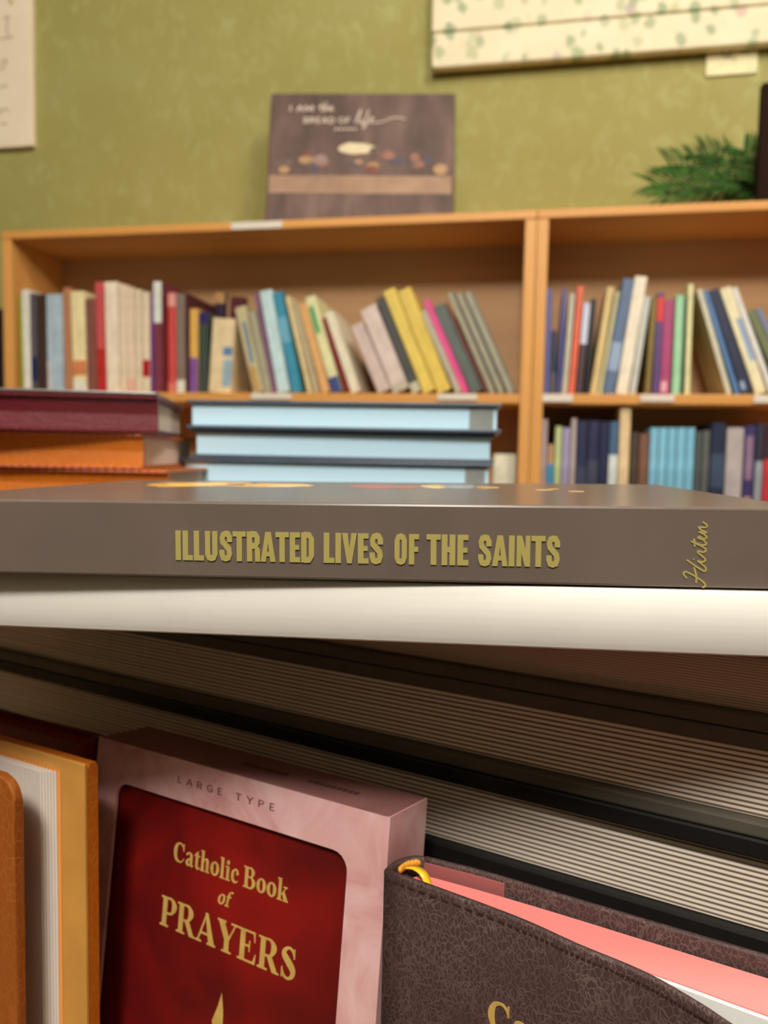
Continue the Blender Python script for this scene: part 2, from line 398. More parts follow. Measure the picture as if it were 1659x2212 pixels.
bookcase(SEAM + 0.0004, SEAM + 0.912, 'honey wood bookcase on the right under the green palm fronds',
         [strip(1172, 1237, 860, SHELF - 0.0125, SHELF - 0.001), strip(1383, 1456, 860, SHELF - 0.0115, SHELF - 0.001), strip(1627, 1700, 862, SHELF - 0.0125, SHELF - 0.001)])
# the dark cabinet whose edge shows left of the left bookcase
t = thing('cabinet', 'black cabinet edge at far left beside the left bookcase', 'cabinet', ROOM @ Matrix.Translation((-0.402, 0.03, 0)))
BLK = flat((34, 30, 28), 0.5, 0.3)
new_obj('body', box_bm(0, 0, 0.04, 0.40, 0.13, 1.232, 0.002), BLK, t)
new_obj('cabinet_top', box_bm(-0.004, -0.006, 1.232, 0.402, 0.13, 1.25, 0.002), BLK, t)
new_obj('plinth', box_bm(0.01, 0.01, 0, 0.39, 0.12, 0.04), BLK, t)

# ------------------------------------------------------------------ books on the shelves
def book_mats(col, rough=0.42):
    return flat(col, rough, 0.4, 0.10, 45)

def spine_book(name, label, group, u, w, lean, T, H, D, col, bands=(), v0=0.012, pages=(228, 218, 196), hard=False):
    """Book standing spine out. bands: (z0 fraction, z1 fraction, colour, name[, x0 fraction, x1 fraction])."""
    base = ROOM @ Matrix.Translation((u, v0, w)) @ Matrix.Rotation(lean, 4, 'Y')
    if lean > 0: base = base @ Matrix.Translation((-T, 0, 0))
    t = thing(name, label, 'book', base, group)
    c = 0.0016 if hard else 0.0007
    c = min(c, T * 0.2); st = 0.0018
    bm = bmesh.new()
    prof = [(0, D), (0, 0.0012), (0.0008, 0), (T - 0.0008, 0), (T, 0.0012), (T, D), (T - c, D), (T - c, st), (c, st), (c, D)]
    add_prism(bm, prof, 0, H, lambda a, b, z: (a, b, z))
    new_obj('cover', bm, book_mats(col), t)
    q = 0.003 if hard else 0.0004
    new_obj('page_block', box_bm(c + 0.0001, st + 0.0001, q, T - c - 0.0001, D - q - 0.0005, H - q), flat(pages, 0.8, 0.1, 0.04), t)
    for b in bands:
        x0, x1 = (b[4] * T, b[5] * T) if len(b) > 4 else (0.0003, T - 0.0003)
        new_obj(b[3], box_bm(x0, -0.0004, b[0] * H, x1, 0.0006, b[1] * H, 0.0001, 1), book_mats(b[2]), t)
    return t

PLACED = [[(0.8985, 0), (0.9335, 0), (0.9335, 1.4), (0.8985, 1.4)], [(0.0037, 0), (0.0211, 0), (0.0211, 1.4), (0.0037, 1.4)]]
def outline(u, w, lean, T, H):
    c, s = cos(lean), sin(lean); x0 = -T if lean > 0 else 0.0
    return [(u + x * c + z * s, w - x * s + z * c) for x, z in ((x0, 0), (x0 + T, 0), (x0 + T, H), (x0, H))]
def overlap(a, b):
    best, bx = 9.0, 0
    for s in (a, b):
        for i in range(4):
            (x0, y0), (x1, y1) = s[i], s[(i + 1) % 4]; l = hypot(x1 - x0, y1 - y0); n = ((y1 - y0) / l, (x0 - x1) / l)
            pa = [x * n[0] + y * n[1] for x, y in a]; pb = [x * n[0] + y * n[1] for x, y in b]
            best = min(best, min(max(pa), max(pb)) - max(min(pa), min(pb)))
    return best
def settle(u, w, lean, T, H):
    """Nudge a book until it touches but does not enter the ones before it."""
    for k in range(60):
        me = outline(u, w, lean, T, H)
        d, pl = max((overlap(me, q), i) for i, q in enumerate(PLACED[:2] + PLACED[-4:]))
        if d <= 0.0001: break
        if len(PLACED) > 2:
            pv = LEANS[-1] if LEANS else lean
            if abs(pv - lean) > 0.004 and k < 30: lean += (pv - lean) * 0.12
        u += min(d * 0.3, 0.0005); T = max(T * 0.985, 0.0035)
    PLACED.append(outline(u, w, lean, T, H)); LEANS.append(lean)
    return u, lean, T
LEANS = []
def shelf_book(label, group, xb, xt, ytop, col, bands=(), shelf=SHELF, yb=846, D=None, v0=0.012, hard=False, name='book', T=None, pages=(228, 218, 196)):
    """xb: the spine's left and right pixel on the shelf; xt: pixel of its top left corner; ytop: its top."""
    ua, wa = case_uw((xb[0], yb), v0); ub, _ = case_uw((xb[1], yb), v0)
    ut, wt = case_uw((xt, ytop), v0)
    dw = wt - wa
    lean = atan2(ut - ua, dw)
    foot = ub - ua - 0.0006
    th = foot * cos(lean) if T is None else T
    if lean <= 0:                                     # top leans left: rests on its left foot
        Hh = hypot(ut - ua, dw); u = ua
    else:
        u = ub - 0.0006; Hh = dw / cos(lean) - 0.0
        Hh -= th * math.tan(lean) * 0.5
    if v0 < 0.1:
        u, lean, th = settle(u, shelf, lean, th, Hh)
    return spine_book(name, label, group, u, shelf + 0.0002, lean, th, Hh, D or min(0.132, max(0.09, Hh * 0.68)), col, bands, v0, pages, hard)

GL = 'books on the middle shelf of the left bookcase'
W_ = 'white_tag'
LB = [
 ('thin lime green book at the far left end of the shelf', (46, 52), 40, 634, (150, 168, 42), ()),
 ('white spined book second from the left end, beside the lime green one', (52, 68), 46, 624, (228, 224, 212), ()),
 ('grey and dark brown book with a navy foot, beside the white one', (69, 82), 65, 632, (88, 82, 88), [(.12, .36, (24, 38, 84), 'title_block')]),
 ('dark brown book left of the pale blue spine', (83, 101), 80, 634, (66, 46, 40), ()),
 ('pale blue grey book near the left end of the shelf', (103, 138), 99, 634, (172, 192, 204), [(0, .32, (205, 198, 200), 'foot_label', .02, .24)]),
 ('tan brown book between the pale blue and the yellow cream spines', (140, 157), 135, 620, (184, 128, 92), ()),
 ('yellow cream book with an orange band near its foot', (158, 189), 150, 628, (238, 222, 168), [(.17, .32, (214, 132, 84), 'title_block'), (0, .12, (232, 226, 210), W_)]),
 ('brown maroon book left of the tall red one', (190, 211), 184, 643, (134, 82, 72), ()),
 ('tall red and pink spined book left of the row of cream spines', (212, 230), 205, 608, (206, 84, 86), [(0, .40, (186, 44, 40), 'title_block')]),
 ('tall cream book, first and tallest of the five cream spines', (231, 259), 225, 607, (240, 222, 196), ()),
 ('cream book second of the five cream spines', (260, 275), 257, 612, (234, 212, 182), ()),
 ('cream book third of the five cream spines', (276, 293), 272, 619, (232, 208, 180), [(0, .14, (232, 178, 160), W_)]),
 ('cream book fourth of the five cream spines', (294, 308), 291, 623, (228, 208, 178), ()),
 ('cream book with a red square, last of the five cream spines', (309, 325), 307, 629, (230, 212, 180), [(.16, .33, (176, 22, 34), 'title_block')]),
 ('thin purple book right of the cream row', (326, 333), 324, 630, (120, 62, 132), ()),
 ('tall book with a white upper half and a maroon lower half', (334, 352), 331, 605, (124, 58, 70), [(.63, .995, (222, 226, 214), 'white_wrapper')]),
 ('dark red book behind the white topped tall one', (353, 363), 352, 640, (112, 24, 22), ()),
 ('coral red book with a pink head and white tag', (364, 381), 363, 629, (208, 78, 76), [(.86, .99, (232, 162, 150), 'head_label'), (0, .1, (220, 120, 100), W_)]),
 ('grey brown book with a white tag at its foot', (382, 401), 380, 631, (132, 116, 104), [(0, .13, (222, 220, 200), W_)]),
 ('thin dark maroon book left of the yellow and purple one', (402, 409), 402, 632, (82, 30, 36), ()),
 ('yellow book with a purple lower third', (410, 428), 410, 664, (222, 174, 88), [(.0, .42, (128, 84, 148), 'title_block')]),
 ('dark grey green book with an indigo head', (429, 449), 431, 671, (64, 74, 66), [(.86, 1.0, (46, 36, 98), 'head_label')]),
 ('thick cream book with a blue picture on its spine', (450, 499), 460, 685, (226, 204, 160), [(.5, .62, (92, 134, 176), 'spine_picture', .55, .95), (.08, .45, (150, 178, 192), 'spine_picture', .6, .98)]),
 ('cream and grey leaning book with a blue stripe', (547, 571), 507, 662, (196, 184, 142), [(.34, .82, (92, 126, 152), 'title_block', .4, .72), (.02, .3, (190, 152, 88), 'foot_label', .1, .7)]),
 ('grey tan leaning book left of the thin purple one', (572, 589), 536, 670, (168, 162, 138), ()),
 ('thin dull purple leaning book', (590, 599), 549, 630, (134, 94, 124), ()),
 ('pale blue white leaning book left of the teal one', (600, 627), 560, 627, (196, 222, 224), ()),
 ('teal blue leaning book', (628, 653), 577, 632, (62, 144, 172), [(.5, .75, (110, 172, 196), 'title_block')]),
 ('thin dark green leaning book right of the teal one', (654, 660), 603, 634, (58, 88, 74), ()),
 ('pale yellow cream leaning book right of the dark green one', (661, 672), 608, 638, (226, 206, 152), ()),
 ('grey tan leaning book left of the tan orange one', (673, 690), 619, 653, (184, 168, 134), ()),
 ('tan orange leaning book beside the green patched one', (691, 713), 634, 655, (222, 170, 110), ()),
 ('pale cream leaning book with a green patch and a blue foot', (714, 740), 650, 642, (226, 222, 168), [(.62, .9, (92, 168, 102), 'title_block', .1, .6), (.0, .16, (64, 78, 132), 'foot_label')]),
 ('dark red leaning book right of the green patched one', (741, 754), 676, 690, (132, 38, 38), ()),
 ('cream white leaning book before the gap in the row', (755, 779), 694, 674, (230, 220, 192), ()),
 ('pinkish white leaning book, the shorter left one of two', (817, 849), 757, 702, (206, 186, 176), ()),
 ('pinkish white leaning book, the taller right one of two', (850, 890), 778, 667, (216, 196, 186), [(.0, .1, (190, 180, 160), W_)]),
 ('dark grey leaning book left of the two yellow ones', (891, 914), 811, 642, (76, 76, 72), [(.0, .1, (196, 190, 160), W_)]),
 ('bright yellow leaning book, left one of the pair', (915, 945), 827, 627, (228, 200, 94), ()),
 ('bright yellow leaning book, right one of the pair', (946, 980), 858, 627, (224, 194, 88), ()),
 ('grey tan leaning book left of the hot pink one', (981, 999), 899, 672, (184, 174, 154), ()),
 ('thin hot pink leaning book', (1000, 1017), 914, 647, (226, 78, 142), ()),
 ('dark grey green leaning book right of the hot pink one', (1018, 1048), 934, 660, (92, 102, 96), ()),
 ('thin maroon leaning book left of the striped grey three', (1049, 1058), 958, 652, (118, 66, 56), ()),
 ('grey cream leaning book, left one of three striped spines', (1059, 1077), 966, 631, (164, 158, 132), [(.0, 1.0, (86, 84, 74), 'dark_stripe', .72, .98)]),
 ('grey cream leaning book, middle one of three striped spines', (1078, 1097), 985, 631, (162, 157, 132), [(.0, 1.0, (84, 82, 72), 'dark_stripe', .72, .98)]),
 ('grey cream leaning book, right one of three at the divider', (1098, 1118), 1004, 630, (160, 156, 134), [(.0, 1.0, (96, 94, 82), 'dark_stripe', .78, .98)]),
]
for lab, xb, xt, yt, col, bands in LB: shelf_book(lab + ', left bookcase', GL, xb, xt, yt, col, bands)
# two taller ones half behind the thick cream book
for lab, xb, xt, yt, col, bands in (
 ('dark purple book with a tan head standing behind the thick cream one', (455, 478), 464, 617, (62, 46, 72), [(.9, 1.0, (206, 158, 104), 'head_label')]),
 ('maroon book standing behind the blue striped leaning one', (484, 516), 498, 626, (98, 40, 48), ())):
    shelf_book(lab, GL, xb, xt, yt, col, bands, D=0.012, v0=0.135)

GR = 'books on the middle shelf of the right bookcase'
LEANS.clear(); del PLACED[2:]
RB = [
 ('blue purple book at the left end against the divider', (1172, 1187), 1178, 618, (92, 92, 148), ()),
 ('short dark teal book between two blue purple ones', (1188, 1202), 1190, 709, (34, 50, 66), [(.0, .35, (84, 80, 88), 'foot_label')]),
 ('violet blue book right of the short dark teal one', (1203, 1212), 1216, 618, (88, 88, 152), ()),
 ('grey cream book left of the orange red one', (1213, 1226), 1231, 629, (192, 186, 166), ()),
 ('orange red leaning book', (1227, 1242), 1248, 612, (226, 104, 72), ()),
 ('book with a white head and a dark foot', (1243, 1259), 1261, 648, (72, 58, 62), [(.55, .995, (204, 208, 226), 'head_label')]),
 ('black book between the orange red and the tan ones', (1260, 1273), 1274, 640, (32, 28, 28), ()),
 ('tan yellow leaning book right of the black one', (1274, 1291), 1312, 614, (216, 188, 128), ()),
 ('pale cream green book leaning on the slate blue one', (1292, 1301), 1331, 624, (202, 198, 156), ()),
 ('tall slate blue book left of the tall white one', (1302, 1327), 1347, 596, (94, 114, 146), [(.2, .45, (150, 168, 196), 'title_block')]),
 ('tall cream white leaning book, tallest on its shelf', (1328, 1356), 1370, 591, (240, 228, 204), ()),
 ('grey white book right of the tall cream white one', (1357, 1373), 1389, 634, (200, 200, 190), ()),
 ('olive green thin book', (1391, 1405), 1401, 636, (132, 112, 56), ()),
 ('purple book with a red head', (1406, 1422), 1417, 626, (98, 72, 128), [(.72, .96, (222, 62, 56), 'head_label')]),
 ('magenta pink book with a pale mark at its foot', (1423, 1447), 1434, 641, (172, 72, 116), [(.03, .14, (226, 170, 180), 'foot_label', .1, .7)]),
 ('mint green book', (1451, 1470), 1461, 631, (160, 212, 168), ()),
 ('thin dark green book right of the mint one', (1471, 1477), 1481, 634, (56, 84, 66), ()),
 ('thin cream book standing left of the dark gap', (1478, 1491), 1486, 607, (228, 222, 168), ()),
 ('grey cream leaning book right of the dark gap', (1569, 1583), 1495, 623, (210, 206, 180), ()),
 ('sky blue leaning book left of the navy one', (1584, 1598), 1508, 625, (90, 128, 178), ()),
 ('dark navy leaning book', (1599, 1628), 1522, 623, (52, 56, 78), [(.04, .12, (150, 170, 200), 'foot_label', .1, .5)]),
 ('pale yellow leaning book with a blue patch', (1629, 1659), 1547, 620, (236, 226, 184), [(.3, .7, (150, 170, 204), 'spine_picture', .5, .95)]),
 ('white leaning book right of the pale yellow one', (1660, 1676), 1572, 618, (226, 222, 216), ()),
 ('olive grey leaning book at the right frame edge', (1690, 1714), 1607, 669, (116, 122, 88), ()),
 ('blue grey leaning book at the right frame edge', (1715, 1730), 1632, 661, (124, 132, 160), ()),
]
for lab, xb, xt, yt, col, bands in RB: shelf_book(lab + ', right bookcase', GR, xb, xt, yt, col, bands)

GB = 'books on the lower shelf of the right bookcase'
BB = [
 ('pinkish grey book with coral foot at the left end', (1169, 1182), 906, (166, 148, 150), [(.0, .62, (216, 134, 112), 'title_block')]),
 ('short tan and blue book', (1183, 1197), 960, (182, 142, 104), [(.0, .86, (58, 148, 190), 'title_block')]),
 ('lime green book', (1198, 1213), 921, (184, 198, 138), ()),
 ('lavender book right of the lime green one', (1214, 1231), 924, (160, 150, 186), ()),
 ('thin grey book left of the navy ones', (1232, 1244), 904, (180, 166, 160), ()),
 ('dark navy book, left one of three', (1245, 1268), 909, (40, 46, 76), [(.6, .72, (62, 68, 92), 'title_block')]),
 ('dark navy book, middle one of three', (1269, 1293), 909, (44, 46, 78), [(.62, .76, (66, 68, 88), 'title_block')]),
 ('dark navy book, right one of three', (1294, 1314), 911, (38, 42, 74), ()),
 ('steel blue book with a white lower half', (1315, 1335), 911, (70, 102, 132), [(.2, .80, (210, 216, 212), 'title_block')]),
 ('tall beige book standing above its neighbours', (1336, 1360), 880, (226, 198, 152), ()),
 ('dark brown book right of the tall beige one', (1362, 1379), 934, (76, 62, 52), ()),
 ('rust brown book left of the light blue set', (1380, 1402), 937, (122, 86, 66), ()),
 ('light blue book, first of five alike', (1403, 1421), 924, (128, 190, 216), ()),
 ('light blue book, second of five alike', (1422, 1440), 924, (132, 194, 218), ()),
 ('light blue book, third of five alike', (1441, 1460), 924, (126, 188, 214), ()),
 ('light blue book, fourth of five alike', (1461, 1480), 924, (130, 192, 216), ()),
 ('light blue book, last of five alike', (1481, 1500), 924, (124, 186, 212), ()),
 ('dark grey book right of the light blue set', (1502, 1515), 932, (84, 90, 90), ()),
 ('charcoal book second right of the light blue set', (1516, 1533), 930, (92, 96, 94), ()),
 ('blue black book left of the thick grey pink one', (1535, 1567), 914, (36, 46, 70), [(.62, .82, (60, 74, 100), 'title_block')]),
 ('thick grey pink book', (1568, 1606), 924, (178, 168, 168), ()),
 ('purple book with a pale picture near its foot', (1607, 1631), 920, (64, 54, 102), [(.68, .94, (140, 112, 136), 'title_block', .15, .8), (.36, .58, (190, 150, 140), 'spine_picture', .15, .8)]),
 ('dark book with a grey white lower half', (1632, 1649), 915, (52, 54, 66), [(.0, .78, (150, 156, 164), 'title_block')]),
 ('red book with a dark head at the right frame edge', (1650, 1672), 918, (190, 56, 64), [(.8, 1.0, (46, 42, 54), 'head_label')]),
]
for lab, xb, yt, col, bands in BB:
    u0, _ = case_uw((xb[0], 990), 0.012); u1, _ = case_uw((xb[1], 990), 0.012)
    _, wt = case_uw(((xb[0] + xb[1]) / 2, yt), 0.012)
    spine_book('book', lab + ', lower shelf of right bookcase', GB, u0, 0.8062, 0.0, u1 - u0 - 0.0006, wt - 0.806, 0.125, col, bands)
u0, _ = case_uw((1066, 1010), 0.03); u1, _ = case_uw((1114, 1010), 0.03); _, wt = case_uw((1090, 981), 0.03)
spine_book('book', 'cream white book low on the left bookcase beside the blue edged stack', 'books on the lower shelf of the left bookcase', u0, 0.8062, 0.0, u1 - u0, wt - 0.806, 0.115, (226, 220, 196), (), 0.03)

# ------------------------------------------------------------------ on the bookcases and on the wall
# brown printed canvas leaning on the wall
CWD, CHT, CTH, lean = 0.318, 0.2485, 0.016, 0.205
t = thing('canvas_print', 'small brown printed canvas leaning on the wall on top of left bookcase', 'picture',
          ROOM @ Matrix.Translation((0.4635, 0.052, TOP + 0.0004 + CTH * sin(lean))) @ Matrix.Rotation(0.152, 4, 'Z') @ Matrix.Rotation(-lean, 4, 'X'))
new_obj('canvas', box_bm(0, 0, 0, CWD, CTH, CHT, 0.0015), mottled('brown_print', [(78, 60, 53), (100, 78, 70), (122, 98, 88)], 14, 0.55, 0.3, 3, 0, .3, .7, .3, (1.5, 1, .5)), t)
bm = bmesh.new(); add_box(bm, 0.004, -0.0006, 0.064, CWD - 0.004, 0.0004, 0.096)
new_obj('tan_band', bm, mottled('tan_print', [(150, 118, 94), (172, 140, 114)], 20, 0.55, 0.3, 3), t)
bm = bmesh.new(); rr = random.Random(3)
palette = [(128, 74, 66), (150, 104, 88), (112, 92, 84), (86, 78, 92), (176, 138, 96), (154, 128, 122)]
for k in range(22):
    x = rr.uniform(.014, CWD - .014); z = 0.104 + abs(rr.gauss(0, .022))
    rx, rz = rr.uniform(.006, .016), rr.uniform(.004, .010)
    add_prism(bm, [(x + rx * cos(a * pi / 5) * rr.uniform(.8, 1.1), z + rz * sin(a * pi / 5)) for a in range(10)], -0.0006 - 0.00001 * k, 0.0004, lambda a, b, y: (a, y, b), rr.randrange(6))
x, z = .150, .146
add_prism(bm, [(x + .034 * cos(a * pi / 8) * rr.uniform(.7, 1.1), z + .011 * sin(a * pi / 8) * rr.uniform(.8, 1.1)) for a in range(16)], -0.0009, 0.0004, lambda a, b, y: (a, y, b), 6)
new_obj('print_dabs', bm, [flat(c, .55, .3, .12) for c in palette] + [flat((222, 204, 168), .6, .3)], t)
WT = flat((226, 208, 190), 0.5, 0.3)
fn = lambda a, b, y: (a, y, b)
polys = fit_text('I AM', SANS, .034, .080, .192, .011, .35, .08) + fit_text('BREAD OF', SANS, .062, .152, .170, .011, .3, .08)
def script(pts, w): return ribbon([(x, y, w) for x, y in smooth_path(pts, 6)])
sw = .0017
polys += script([(.088, .200), (.096, .201), (.103, .202)], sw) + script([(.097, .208), (.094, .196), (.098, .193), (.101, .197)], sw) + script([(.105, .210), (.102, .193), (.107, .200), (.110, .193)], sw) + script([(.112, .197), (.117, .199), (.113, .201), (.112, .195), (.119, .194)], sw)
polys += script([(.160, .170), (.168, .190), (.171, .195), (.166, .176), (.170, .170), (.175, .177), (.174, .171), (.180, .172), (.186, .195), (.182, .180), (.176, .160), (.184, .170), (.190, .175), (.196, .179), (.191, .181), (.189, .173), (.197, .171), (.214, .174), (.236, .181), (.256, .179)], sw)
polys += [[(.122 + .009 * k, .158), (.128 + .009 * k, .158), (.128 + .009 * k, .1608), (.122 + .009 * k, .1608)] for k in range(5)]
new_obj('lettering', letters_bm([[(x * .9 + .003, z + .022) for x, z in q] for q in polys], fn, -0.0012, 0.0004), WT, t)

# green palm fronds and the dark picture frame at the right
GRN = mottled('frond_green', [(18, 44, 12), (70, 112, 42)], 70, 0.6, 0.15, 2)
def leaflet(bm, base, dirv, up, L, wd):
    dirv = dirv.normalized(); side = dirv.cross(up).normalized()
    cen = []
    for k in range(5):
        s = k / 4; p = base + dirv * (L * s) - up * (L * 0.28 * s * s)
        cen.append((p, wd * (0.45 + 1.2 * s) * (1 - s) ** 0.6 if s < 1 else 0.0))
    rows = []
    for p, w in cen: rows.append((bm.verts.new(p - side * w), bm.verts.new(p + up * w * 0.35), bm.verts.new(p + side * w)))
    for a, b in zip(rows, rows[1:]):
        for i in (0, 1):
            try: bm.faces.new((a[i], a[i + 1], b[i + 1], b[i]))
            except ValueError: pass
def frond(parent, root, tip, sag, L, n, tilt):
    bm = bmesh.new(); st = bmesh.new()
    root, tip = Vector(root), Vector(tip)
    path = [root.lerp(tip, s / 20) + Vector((0, 0, sag * 4 * (s / 20) * (1 - s / 20))) for s in range(21)]
    prev = None
    for i, p in enumerate(path):
        r = 0.0022 * (1 - i / 24)
        ring = [st.verts.new(p + Vector((0, r * cos(a * pi / 3), r * sin(a * pi / 3)))) for a in range(6)]
        if prev:
            for a in range(6): st.faces.new((prev[a], prev[(a + 1) % 6], ring[(a + 1) % 6], ring[a]))
        prev = ring
    ax = (tip - root).normalized(); nrm = Vector((0, -cos(tilt), sin(tilt)))
    sd = ax.cross(nrm).normalized()
    for k in range(n):
        s = 0.08 + 0.92 * k / (n - 1); i = min(int(s * 20), 19); p = path[i].lerp(path[i + 1], s * 20 - i)
        ll = L * (0.55 + 0.9 * s * (1.25 - s)) * random.uniform(.9, 1.1)
        fwd = 0.55 + 0.9 * s
        for sg in (-1, 1):
            leaflet(bm, p, sd * sg + ax * fwd + nrm * random.uniform(.0, .4), nrm, ll, 0.0036)
    f = new_obj('frond', bm, GRN, parent, None, True)
    m = f.modifiers.new('thick', 'SOLIDIFY'); m.thickness = 0.0005
    new_obj('stem', st, flat((40, 84, 40), .5), f, None, True)
t = thing('palm_plant', 'spiky green palm fronds on top of the right bookcase beside the dark frame', 'plant', ROOM @ Matrix.Translation((1.275, 0.092, TOP)))
new_obj('base', box_bm(-0.022, -0.022, 0.0, 0.022, 0.022, 0.03, 0.004), flat((60, 44, 30), .7), t)
PB = (0.0, 0.0, 0.028)
frond(t, PB, (-0.182, -0.03, 0.050), 0.014, 0.060, 20, 0.5)
frond(t, PB, (-0.155, 0.0, 0.088), 0.016, 0.056, 17, 0.2)
frond(t, PB, (-0.168, -0.045, 0.024), 0.012, 0.052, 17, 0.9)
frond(t, PB, (-0.105, 0.01, 0.104), 0.014, 0.052, 14, 0.1)
frond(t, PB, (-0.045, 0.015, 0.108), 0.008, 0.050, 12, 0.1)
frond(t, PB, (-0.10, -0.042, 0.030), 0.012, 0.048, 13, 1.0)
frond(t, PB, (-0.05, -0.03, 0.050), 0.008, 0.045, 11, 0.8)
fu, fz = case_uw((1645, 185), 0.02)
t = thing('picture_frame', 'dark brown frame standing on the right bookcase at the right frame edge', 'picture', ROOM @ Matrix.Translation((fu, 0.012, TOP + 0.0002)))
FH, FW = fz - TOP, 0.145
DBR = flat((36, 18, 8), 0.7, 0.08, 0.15, 40)
bm = bmesh.new()
add_box(bm, 0, 0, 0, 0.018, 0.016, FH); add_box(bm, FW - 0.018, 0, 0, FW, 0.016, FH); add_box(bm, 0.018, 0, 0, FW - 0.018, 0.016, 0.018); add_box(bm, 0.018, 0, FH - 0.018, FW - 0.018, 0.016, FH)
new_obj('frame', bm, DBR, t)
new_obj('picture', box_bm(0.0181, 0.006, 0.0181, FW - 0.0181, 0.012, FH - 0.0181), flat((150, 130, 100), .5), t)

# white lettered sign, upper left
su, sz = case_uw((71, 315), WALL_V - 0.012)
t = thing('wall_sign', 'white lettered sign hanging on the olive wall at upper left', 'sign', ROOM @ Matrix.Translation((su - 0.36, WALL_V - 0.0125, sz)))
new_obj('panel', box_bm(0, 0, 0, 0.36, 0.012, 0.50, 0.0015), mottled('cream_sign', [(232, 214, 186), (240, 224, 198)], 8, .6, .3), t)
polys = []
def sx(px): return case_uw(px, WALL_V - 0.0125)[0] - (su - 0.36), case_uw(px, WALL_V - 0.0125)[1] - sz
for seq in ([(14, 36), (17, 48), (15, 62), (18, 78)], [(8, 40), (16, 38), (23, 36)], [(0, 84), (14, 82), (30, 80)], [(0, 138), (8, 130), (15, 132), (6, 146), (0, 152)], [(0, 186), (8, 187), (16, 184)], [(0, 244), (6, 238), (12, 236), (20, 240)], [(-10, 240), (-4, 236), (2, 246)], [(0, 268), (8, 267), (16, 268)], [(-30, 60), (-20, 40), (-14, 70)], [(-40, 140), (-25, 128), (-12, 146)]):
    polys += script([sx(p) for p in seq], .0030)
new_obj('lettering', letters_bm(polys, fn, -0.0006, 0.0004), flat((176, 160, 142), .6), t)
polys = script([sx(p) for p in [(20, -4), (24, 4), (27, 10)]], .0075)
new_obj('ornament', letters_bm(polys, fn, -0.0006, 0.0004), flat((206, 172, 124), .6), t)

# floral plank board, upper right, with its paper tag
bu, bz = case_uw((930, 148), WALL_V - 0.026)
t = thing('floral_board', 'white two-plank board printed with wildflowers on the wall at upper right', 'sign', ROOM @ Matrix.Translation((bu, WALL_V - 0.0262, bz)))
BW, BD = 0.72, 0.020
def flower_board():
    t = NT('wildflower_print'); t.set(0.6, 0.25)
    v = t.coord()
    wash = t.ramp(t.noise(v, 12, 4), [(0.3, lin((224, 212, 176))), (0.7, lin((234, 224, 192)))])
    col = wash
    for scale, thr, stops, off in ((34, .20, [(0.0, (196, 160, 162)), (.25, (220, 184, 150)), (.45, (170, 152, 166)), (.65, (206, 196, 140)), (.8, (168, 178, 140))], 0.0), (40, .26, [(0.0, (170, 182, 138)), (.5, (146, 162, 122)), (.9, (196, 198, 156))], 3.1)):
        mp = t.n('ShaderNodeMapping'); mp.inputs['Location'].default_value = (off, 0.37, off * .7); mp.inputs['Scale'].default_value = (1, .2, .8); t.l(v, mp.inputs['Vector'])
        nz = t.n('ShaderNodeTexNoise'); nz.inputs['Scale'].default_value = 70; nz.inputs['Detail'].default_value = 2; t.l(v, nz.inputs['Vector'])
        ad = t.n('ShaderNodeVectorMath', operation='MULTIPLY_ADD'); t.l(nz.outputs['Color'], ad.inputs[0]); ad.inputs[1].default_value = (.016, .0, .016); t.l(mp.outputs[0], ad.inputs[2])
        vo = t.n('ShaderNodeTexVoronoi'); vo.inputs['Scale'].default_value = scale; t.l(ad.outputs[0], vo.inputs['Vector'])
        sep = t.n('ShaderNodeSeparateColor'); t.l(vo.outputs['Color'], sep.inputs[0])
        tint = t.ramp(sep.outputs[0], [(p, lin(c)) for p, c in stops])
        mask = t.ramp(vo.outputs['Distance'], [(thr, (.85, .85, .85, 1)), (thr + .14, (0, 0, 0, 1))])
        pick = t.ramp(sep.outputs[1], [(.45, (0, 0, 0, 1)), (.55, (1, 1, 1, 1))])
        mu = t.n('ShaderNodeMath', operation='MULTIPLY'); t.l(mask, mu.inputs[0]); t.l(pick, mu.inputs[1])
        mx = t.n('ShaderNodeMix', data_type='RGBA'); t.l(mu.outputs[0], mx.inputs['Factor']); t.l(col, mx.inputs['A']); t.l(tint, mx.inputs['B'])
        col = mx.outputs['Result']
    t.base(col)
    return t.m
CRB = flower_board()
new_obj('plank', box_bm(0.001, 0, 0, BW, BD, 0.0575, 0.004, 3), CRB, t)
new_obj('plank', box_bm(0, 0, 0.0595, BW, BD, 0.33, 0.004, 3), CRB, t)
new_obj('batten', box_bm(0.05, BD, 0.02, BW - 0.05, BD + 0.006, 0.31), flat((70, 52, 36), .7), t)
tu0, tz1 = case_uw((1527, 104), WALL_V - 0.003); tu1, tz0 = case_uw((1635, 158), WALL_V - 0.003)
t = thing('paper_tag', 'small cream paper tag hanging below the floral board', 'tag', ROOM @ Matrix.Translation((tu0, WALL_V - 0.0042, tz0)))
new_obj('card', box_bm(0, 0, 0, tu1 - tu0, 0.004, tz1 - tz0 + 0.004, 0.0015), flat((232, 222, 176), .6, .2), t)
polys = script([(.022, .040), (.030, .026), (.034, .034), (.040, .041), (.034, .030), (.044, .024)], .0022) + script([(.052, .032), (.060, .034), (.064, .030)], .002)
new_obj('lettering', letters_bm(polys, fn, -0.0004, 0.0006), flat((150, 142, 112), .6), t)

